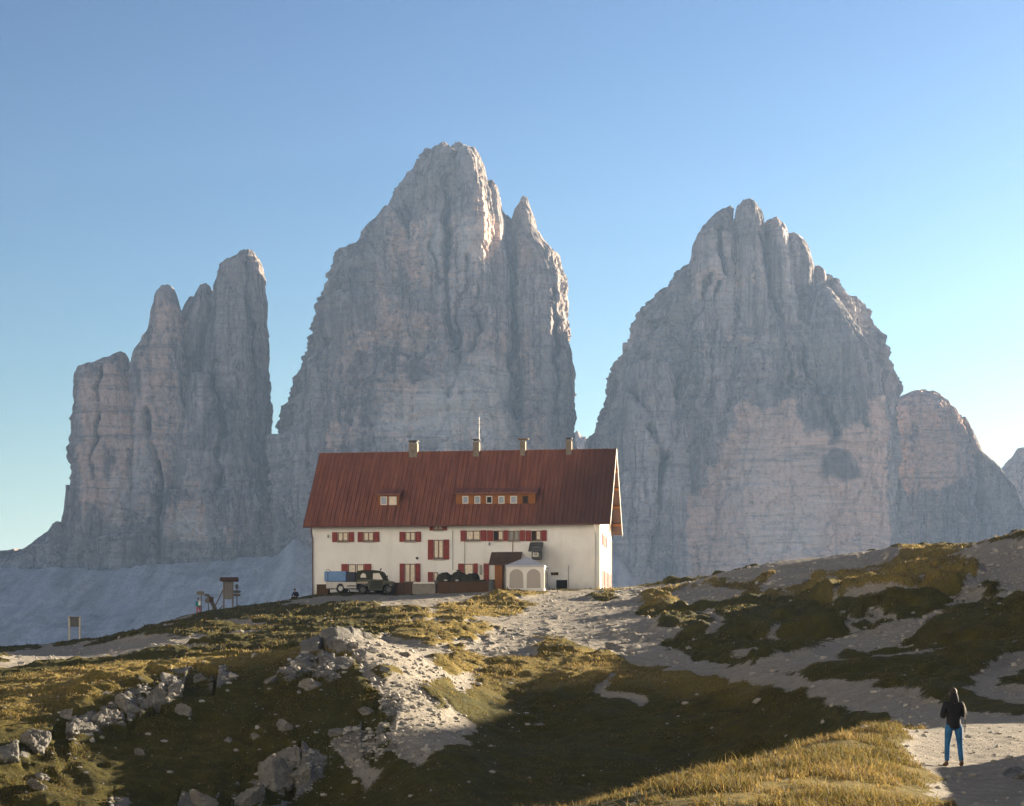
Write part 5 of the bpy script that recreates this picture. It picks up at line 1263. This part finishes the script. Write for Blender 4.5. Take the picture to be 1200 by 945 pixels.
SIT = dict(STAND); SIT.update(pelvis=(0, 0, .48), waist=(0, .03, .62), chest=(.02, .10, .82), neck0=(.03, .15, .95), neck1=(.03, .18, 1.0), head0=(.03, .21, 1.06), head1=(.03, .23, 1.13), head2=(.03, .23, 1.20),
    shoL=(-.19, .10, .89), elbL=(-.32, .16, .66), wriL=(-.16, .34, .58), shoR=(.20, .10, .89), elbR=(.30, .18, .66), wriR=(.14, .36, .58), hipL=(-.11, .04, .46), kneL=(-.20, .44, .50), ankL=(-.18, .50, .085), toeL=(-.2, .66, .04), hipR=(.11, .04, .46), kneR=(.20, .44, .50), ankR=(.18, .50, .085), toeR=(.2, .66, .04), face=(.2, 1, -.2))
x = (347 - CX) / FPX * 196.0; zs = (HY - 702.6) * 196 / FPX
person((x, 196.0, zs - .38), R(160), 'person in dark clothes sitting on a rock left of the hut', None, SIT, (MP['navy'], MP['black'], MP['boot'], MP['cap']), 1.12, False)
# ------------------------------------------------------------------ boulders, stones and grass on the hill
def m_lime():
    k = NT('limestone', 0.92, 0.1); pos = k.pos()
    n1 = k.noise(pos, 1.6, 6, 0.65); n2 = k.noise(pos, 8, 5, 0.7); n3 = k.noise(k.pos((1, 1, 3.5)), 2.2, 5, 0.7)
    c = k.ramp(n1, [(0.28, (0.10, 0.094, 0.083)), (0.55, (0.185, 0.174, 0.156)), (0.78, (0.29, 0.275, 0.25))])
    c = k.mix(k.ramp(n3, [(0.34, 0.75), (0.46, 0.0)]), c, (0.07, 0.066, 0.058))
    c = k.mix(k.ramp(n2, [(0.62, 0.0), (0.74, 0.5)]), c, (0.09, 0.085, 0.07)); k.color(c)
    k.bump(k.math('ADD', n2, k.math('MULTIPLY', n3, 0.8)), 0.9, 0.09); return k.m
M_lime = m_lime()
def boulder_mesh(name, sx, sy, sz, seed, n=56, cuts=11, rough=.13):
    """a sphere cut flat by random planes, then weathered: an angular block"""
    r_ = np.random.default_rng(seed)
    th = np.linspace(0, 2 * np.pi, n, endpoint=False); ph = np.linspace(-np.pi / 2 + .03, np.pi / 2 - .03, n // 2)
    T, Pp = np.meshgrid(th, ph); D = np.stack([np.cos(Pp) * np.cos(T), np.cos(Pp) * np.sin(T), np.sin(Pp)], -1).reshape(-1, 3)
    rad = np.full(len(D), 1.35)
    for i in range(cuts):
        nn = r_.normal(size=3); nn /= np.linalg.norm(nn); h = r_.uniform(.42, .92); c = D @ nn
        rad = np.where(c > .05, np.minimum(rad, h / np.maximum(c, .05)), rad)
    V = D * rad[:, None]
    f1, f2, cid, tl = cells(V[:, 0] * 2.2 + V[:, 1] * 1.3 + seed, V[:, 2] * 2.6 + V[:, 1] * .8, seed, True)
    d = rough * (1.1 * (cid - .5) + .9 * tl - 0.8 * smooth(.12, 0, f2 - f1)) + rough * .9 * fbm(V[:, 0] * 3 + seed, V[:, 1] * 3, V[:, 2] * 4, oct=4, seed=seed)
    V = V * (1 + d)[:, None] * np.array((sx, sy, sz))
    return mesh_np(name, V, grid_quads(n // 2, n, wrap=True), smooth_=False)
BOULDERS = [  # px, py of the foot centre, width px, height px, lean, label
 (365,808,28,30,.15,'tall pale limestone boulder crowning the sunlit knoll left of the track'),
 (352,782,14,9,0,'flat pale rock on the crest just above the tall boulder'),
 (330,857,22,24,-.1,'rounded pale boulder standing alone on the dark left slope'),
 (343,893,50,30,.25,'large bright tilted limestone slab on the lower left slope'),
 (318,925,44,46,.3,'tall grey leaning rock left below the bright tilted slab'),
 (285,945,36,40,.25,'upright grey rock at the bottom edge beside the tall leaning rock'),
 (238,946,48,28,.1,'broad low grey rock at the bottom edge, left of the upright rock'),
 (352,915,36,20,-.2,'dark broken rock directly below the bright tilted slab'),
 (232,800,20,15,0,'reddish grey rock at the right end of the left rock band'),
 (318,800,16,10,.1,'small grey rock at the left foot of the knoll'),
 (216,838,20,16,.1,'grey block fallen below the right end of the left rock band'),
 (180,826,26,32,.05,'steep grey cliff block in the right part of the left rock band'),
 (150,832,34,30,-.05,'broad cracked cliff block in the middle of the left rock band'),
 (118,846,36,28,.05,'wide layered cliff block in the middle left of the rock band'),
 (86,858,40,26,0,'low wide cliff block towards the left end of the rock band'),
 (76,842,26,16,.1,'upper ledge rock above the left end of the rock band'),
 (42,880,40,28,.05,'dark weathered outcrop below the left end of the rock band'),
 (10,890,30,30,.1,'dark outcrop cut by the left edge of the photo'),
 (46,912,18,12,0,'pale fallen stone on the dark slope at far left'),
 (45,926,24,18,.1,'grey pair of stones below the pale fallen stone at far left'),
 (164,884,18,12,.4,'small thin slanting stone in the middle of the dark left slope'),
 (300,866,12,9,0,'small pale stone right of centre on the dark left slope'),
 (268,870,14,8,.2,'small flat stone left of the lone boulder'),
 (470,768,16,8,.1,'pale ragged rock on the sunlit knoll below the track'),
 (448,786,14,8,-.1,'pale rock on the sunlit scree left of the turf clumps'),
 (470,832,24,10,.1,'ragged pale rock at the lower edge of the sunlit scree'),
 (430,838,18,10,.2,'grey rock left of the lower edge of the sunlit scree'),
 (397,862,20,16,-.1,'grey outcrop above the lower scree patch'),
 (632,851,11,7,0,'small white stone alone in the dark grassy hollow'),
 (720,762,24,13,0,'flat pale rock where the track meets the hollow rim'),
 (1142,692,14,9,0,'dark stone beside the upper path on the right hill'),
 (1152,664,11,7,0,'small dark stone near the skyline path on the right'),
 (928,772,6,4,0,'small dark stone on the path fork'),
 (1199,912,18,7,.1,'dark flat stone on the path at the right edge of the photo'),
 (412,757,12,8,0,'small stone on the turf edge above the knoll'),
 (262,795,16,9,0,'low grey rock on the sunlit crest beside the left rock band'),
 (204,812,22,16,.1,'grey ledge block between the cliff block and the reddish rock'),
]
def hf1(x, Y): return hill_arr(x, Y)
for i, (px, py, wp, hp_, lean, lab) in enumerate(BOULDERS):
    x, Y = ground_at(px, py, 33, 215, hf1); k = Y / FPX
    me_ = boulder_mesh('boulder', wp * k / 2 * 1.0, wp * k / 2 * random.uniform(.7, 1.0), hp_ * k * .58, 900 + i)
    o = link('boulder', me_, M_lime); o.location = (x, Y + wp * k * .2, hill_pt(x, Y) + hp_ * k * .08)
    o.rotation_euler = (random.uniform(-.12, .12), lean, random.uniform(-.5, .5)); tag(o, lab, 'rock', 'rocks on the grassy slope')

M_stone = plain('pale_stone', (0.30, 0.28, 0.245), 0.92, 0.1, 0.35, 1.5)
# loose stones: far too many to count
def scatter_rays(n, x0, x1, y0, y1):
    """ground points spread evenly over the visible slope"""
    px = rng.uniform(x0, x1, n); py = rng.uniform(y0, y1, n); Y = np.linspace(33, 216, 260)
    out = []
    for a in range(0, n, 4000):
        p_, q_ = px[a:a + 4000], py[a:a + 4000]
        X_ = (p_[:, None] - CX) / FPX * Y[None]; Z_ = (HY - q_[:, None]) / FPX * Y[None]
        g = base_h(X_, np.broadcast_to(Y, X_.shape)); k_ = np.argmax(g >= Z_, 1); ok = (g >= Z_).any(1)
        Yk = Y[k_] + rng.uniform(-.35, .35, len(k_)); out.append(np.stack([(p_ - CX) / FPX * Yk, Yk], -1)[ok])
    return np.concatenate(out)
pts = np.concatenate([scatter_rays(26000, -60, 1260, 625, 950), scatter_rays(9000, 0, 520, 770, 950), scatter_rays(9000, 640, 1200, 640, 760), scatter_rays(6000, 400, 620, 735, 900)])
hh, mm = hill(pts[:, 0], pts[:, 1], True)
keep = rng.random(len(pts)) < np.where(mm[:, 0] > .45, .55, np.where(mm[:, 1] > .4, .5, .035))
keep &= ~((np.abs(pts[:, 0] + 5.5) < 15.2) & (pts[:, 1] > 198))
pts, hh = pts[keep], hh[keep]
ico = bmesh.new(); bmesh.ops.create_icosphere(ico, subdivisions=1, radius=1.0); ico.verts.ensure_lookup_table()
IV = np.array([v.co[:] for v in ico.verts]); IF = np.array([[v.index for v in f.verts] for f in ico.faces]); ico.free()
n = len(pts); size = (0.018 + 0.11 * rng.random(n) ** 7) * np.clip(pts[:, 1] / 75, .5, 1.7)
jit = rng.uniform(.65, 1.25, (n, len(IV), 1)); sc3 = np.stack([size * rng.uniform(.8, 1.6, n), size * rng.uniform(.8, 1.4, n), size * rng.uniform(.5, .95, n)], -1)
co = IV[None] * jit * sc3[:, None]; co[..., 0] += pts[:, 0:1]; co[..., 1] += pts[:, 1:2]; co[..., 2] += (hh + size * .25)[:, None]
fs = (IF[None] + (np.arange(n) * len(IV))[:, None, None]).reshape(-1, 3)
tag(link('loose_stones', mesh_np('loose_stones', co.reshape(-1, 3), tris=fs, smooth_=False), M_stone), kind='stuff')

# grass: single bent blades, long and dry on the near bank, short turf farther off
kg = NT('grass_blade', 0.7, 0.25); a_ = kg.attr('tint'); kg.l(a_.outputs['Color'], kg.b.inputs['Base Color'])
tr = kg.n('ShaderNodeBsdfTranslucent'); kg.l(a_.outputs['Color'], tr.inputs['Color'])
mx = kg.n('ShaderNodeMixShader'); mx.inputs[0].default_value = 0.5
kg.l(kg.b.outputs[0], mx.inputs[1]); kg.l(tr.outputs[0], mx.inputs[2]); kg.l(mx.outputs[0], kg.t.nodes['Material Output'].inputs['Surface'])
def grass(name, p2, h, wd, lean, tint):
    """p2 roots (n,2); h, wd (n); lean (n,2) tip shift; tint (n,3)"""
    n = len(p2); z = hill_arr(p2[:, 0], p2[:, 1]); a = rng.uniform(0, np.pi, n)
    dx, dy = np.cos(a) * wd / 2, np.sin(a) * wd / 2
    V = np.zeros((n, 5, 3))
    for j, (t, w_) in enumerate(((0, 1), (0, -1), (.55, .75), (.55, -.75), (1, 0))):
        V[:, j, 0] = p2[:, 0] + lean[:, 0] * t * t + dx * w_; V[:, j, 1] = p2[:, 1] + lean[:, 1] * t * t + dy * w_
        V[:, j, 2] = z - .02 + h * (t - .22 * t * t * np.hypot(lean[:, 0], lean[:, 1]) / np.maximum(h, .01))
    b = np.arange(n)[:, None] * 5
    cols = np.ones((n, 5, 4)); cols[..., :3] = tint[:, None, :]
    me_ = mesh_np(name, V.reshape(-1, 3), quads=(b + np.array([0, 1, 3, 2])), tris=(b + np.array([2, 3, 4])), smooth_=False, colors={'tint': cols.reshape(-1, 4)})
    return tag(link(name, me_, kg.m), kind='stuff')
def tints(n, dry_lit):
    g = np.array((0.060, 0.062, 0.015)); s = np.array((0.29, 0.205, 0.072)); br = np.array((0.11, 0.062, 0.020))
    t = np.clip(dry_lit + rng.normal(0, .22, n), 0, 1)[:, None]; c = g * (1 - t) + s * t
    return np.where(rng.random((n, 1)) < .4, c * .35 + br * .65, c) * rng.uniform(.6, 1.3, (n, 1))
# near bank
q = np.stack([rng.uniform(-1, 14, 420000), rng.uniform(31, 62, 420000)], -1)
pxq = q[:, 0] / q[:, 1] * FPX + CX
hq, mq = hill(q[:, 0], q[:, 1], True)
pyq = HY - hq / q[:, 1] * FPX
cl = smooth(-.25, .5, .6 * fbm(q[:, 0] / .5, q[:, 1] / .65, oct=3, seed=91) + .7 * fbm(q[:, 0] / 1.7, q[:, 1] / 2.2, oct=2, seed=96))
k_ = (mq[:, 0] < .5) & (pyq < 985) & (pxq < 1130) & (rng.random(len(q)) < (.08 + .92 * cl))
q, cl = q[k_], cl[k_]; n = len(q)
hgt = (.035 + .24 * cl * rng.random(n) ** 1.5 + .17 * (rng.random(n) < .02)) ; lean = rng.normal(0, .08, (n, 2)) + np.stack([.09 * fbm(q[:, 0] / .8, q[:, 1] / .8, oct=2, seed=98) - .04, .09 * fbm(q[:, 0] / .8, q[:, 1] / .8, oct=2, seed=99) - .02], -1)
grass('tall_grass', q, hgt, rng.uniform(.010, .020, n), lean * (hgt / .15)[:, None], tints(n, .25 + .55 * smooth(-.3, .5, fbm(q[:, 0] / 1.3, q[:, 1] / 1.6, oct=3, seed=95))))
# turf over the rest of the slope, thinner with distance
q = np.concatenate([scatter_rays(200000, -60, 1260, 622, 955), scatter_rays(60000, 640, 1240, 622, 840), scatter_rays(40000, -40, 660, 700, 800)])
q = q + rng.normal(0, .25, q.shape)
hq, mq = hill(q[:, 0], q[:, 1], True)
cl = smooth(-.2, .4, fbm(q[:, 0] / 1.1, q[:, 1] / 1.4, oct=3, seed=92))
k_ = (mq[:, 0] + mq[:, 1] < .5) & (q[:, 1] > 58) & (rng.random(len(q)) < (.3 + .7 * cl)) & ~((np.abs(q[:, 0] + 5.5) < 15.2) & (q[:, 1] > 198))
q, cl, dr_ = q[k_], cl[k_], mq[k_, 2]; n = len(q); far = np.clip(q[:, 1] / 90, .8, 2.2)
hgt = (.05 + .10 * cl * rng.random(n)) * far; lean = rng.normal(0, .05, (n, 2)) * far[:, None]
grass('turf_grass', q, hgt, rng.uniform(.03, .06, n) * far, lean, tints(n, .22 + .5 * dr_))

# straw-coloured tufts added on the sunlit crests, the sun's gold put into their tint
q = np.concatenate([scatter_rays(150000, 700, 1240, 622, 800), scatter_rays(70000, -40, 700, 690, 860)])
q = q + rng.normal(0, .2, q.shape)
hq, mq = hill(q[:, 0], q[:, 1], True)
cl = smooth(-.1, .45, fbm(q[:, 0] / 1.6, q[:, 1] / 2.0, oct=3, seed=97))
k_ = (mq[:, 0] + mq[:, 1] < .45) & (mq[:, 2] > .4) & (q[:, 1] > 62) & (rng.random(len(q)) < (.15 + .85 * cl)) & ~((np.abs(q[:, 0] + 5.5) < 15.2) & (q[:, 1] > 198))
q, cl = q[k_], cl[k_]; n = len(q); far = np.clip(q[:, 1] / 100, .8, 2.0)
grass('straw_grass', q, (.08 + .14 * cl * rng.random(n)) * far, rng.uniform(.03, .055, n) * far, rng.normal(0, .06, (n, 2)) * far[:, None], tints(n, .62 * np.ones(n)))
# ------------------------------------------------------------------ the air
hz = bpy.data.materials.new('haze'); hz.use_nodes = True; ht = hz.node_tree; ht.nodes.clear()
pv = ht.nodes.new('ShaderNodeVolumePrincipled'); ho = ht.nodes.new('ShaderNodeOutputMaterial')
pv.inputs['Color'].default_value = (0.41, 0.62, 1.0, 1); pv.inputs['Density'].default_value = 0.000052
pv.inputs['Anisotropy'].default_value = 0.25
ht.links.new(pv.outputs[0], ho.inputs['Volume'])
bmz = bmesh.new(); bmesh.ops.create_cube(bmz, size=1.0)
mez = bpy.data.meshes.new('haze'); bmz.to_mesh(mez); bmz.free()
hazeo = tag(link('haze', mez, hz), kind='stuff')
zlo, zhi = -260.0, 660.0
hazeo.scale = (84000, 84000, zhi - zlo); hazeo.location = (0, 10000, (zhi + zlo) / 2)
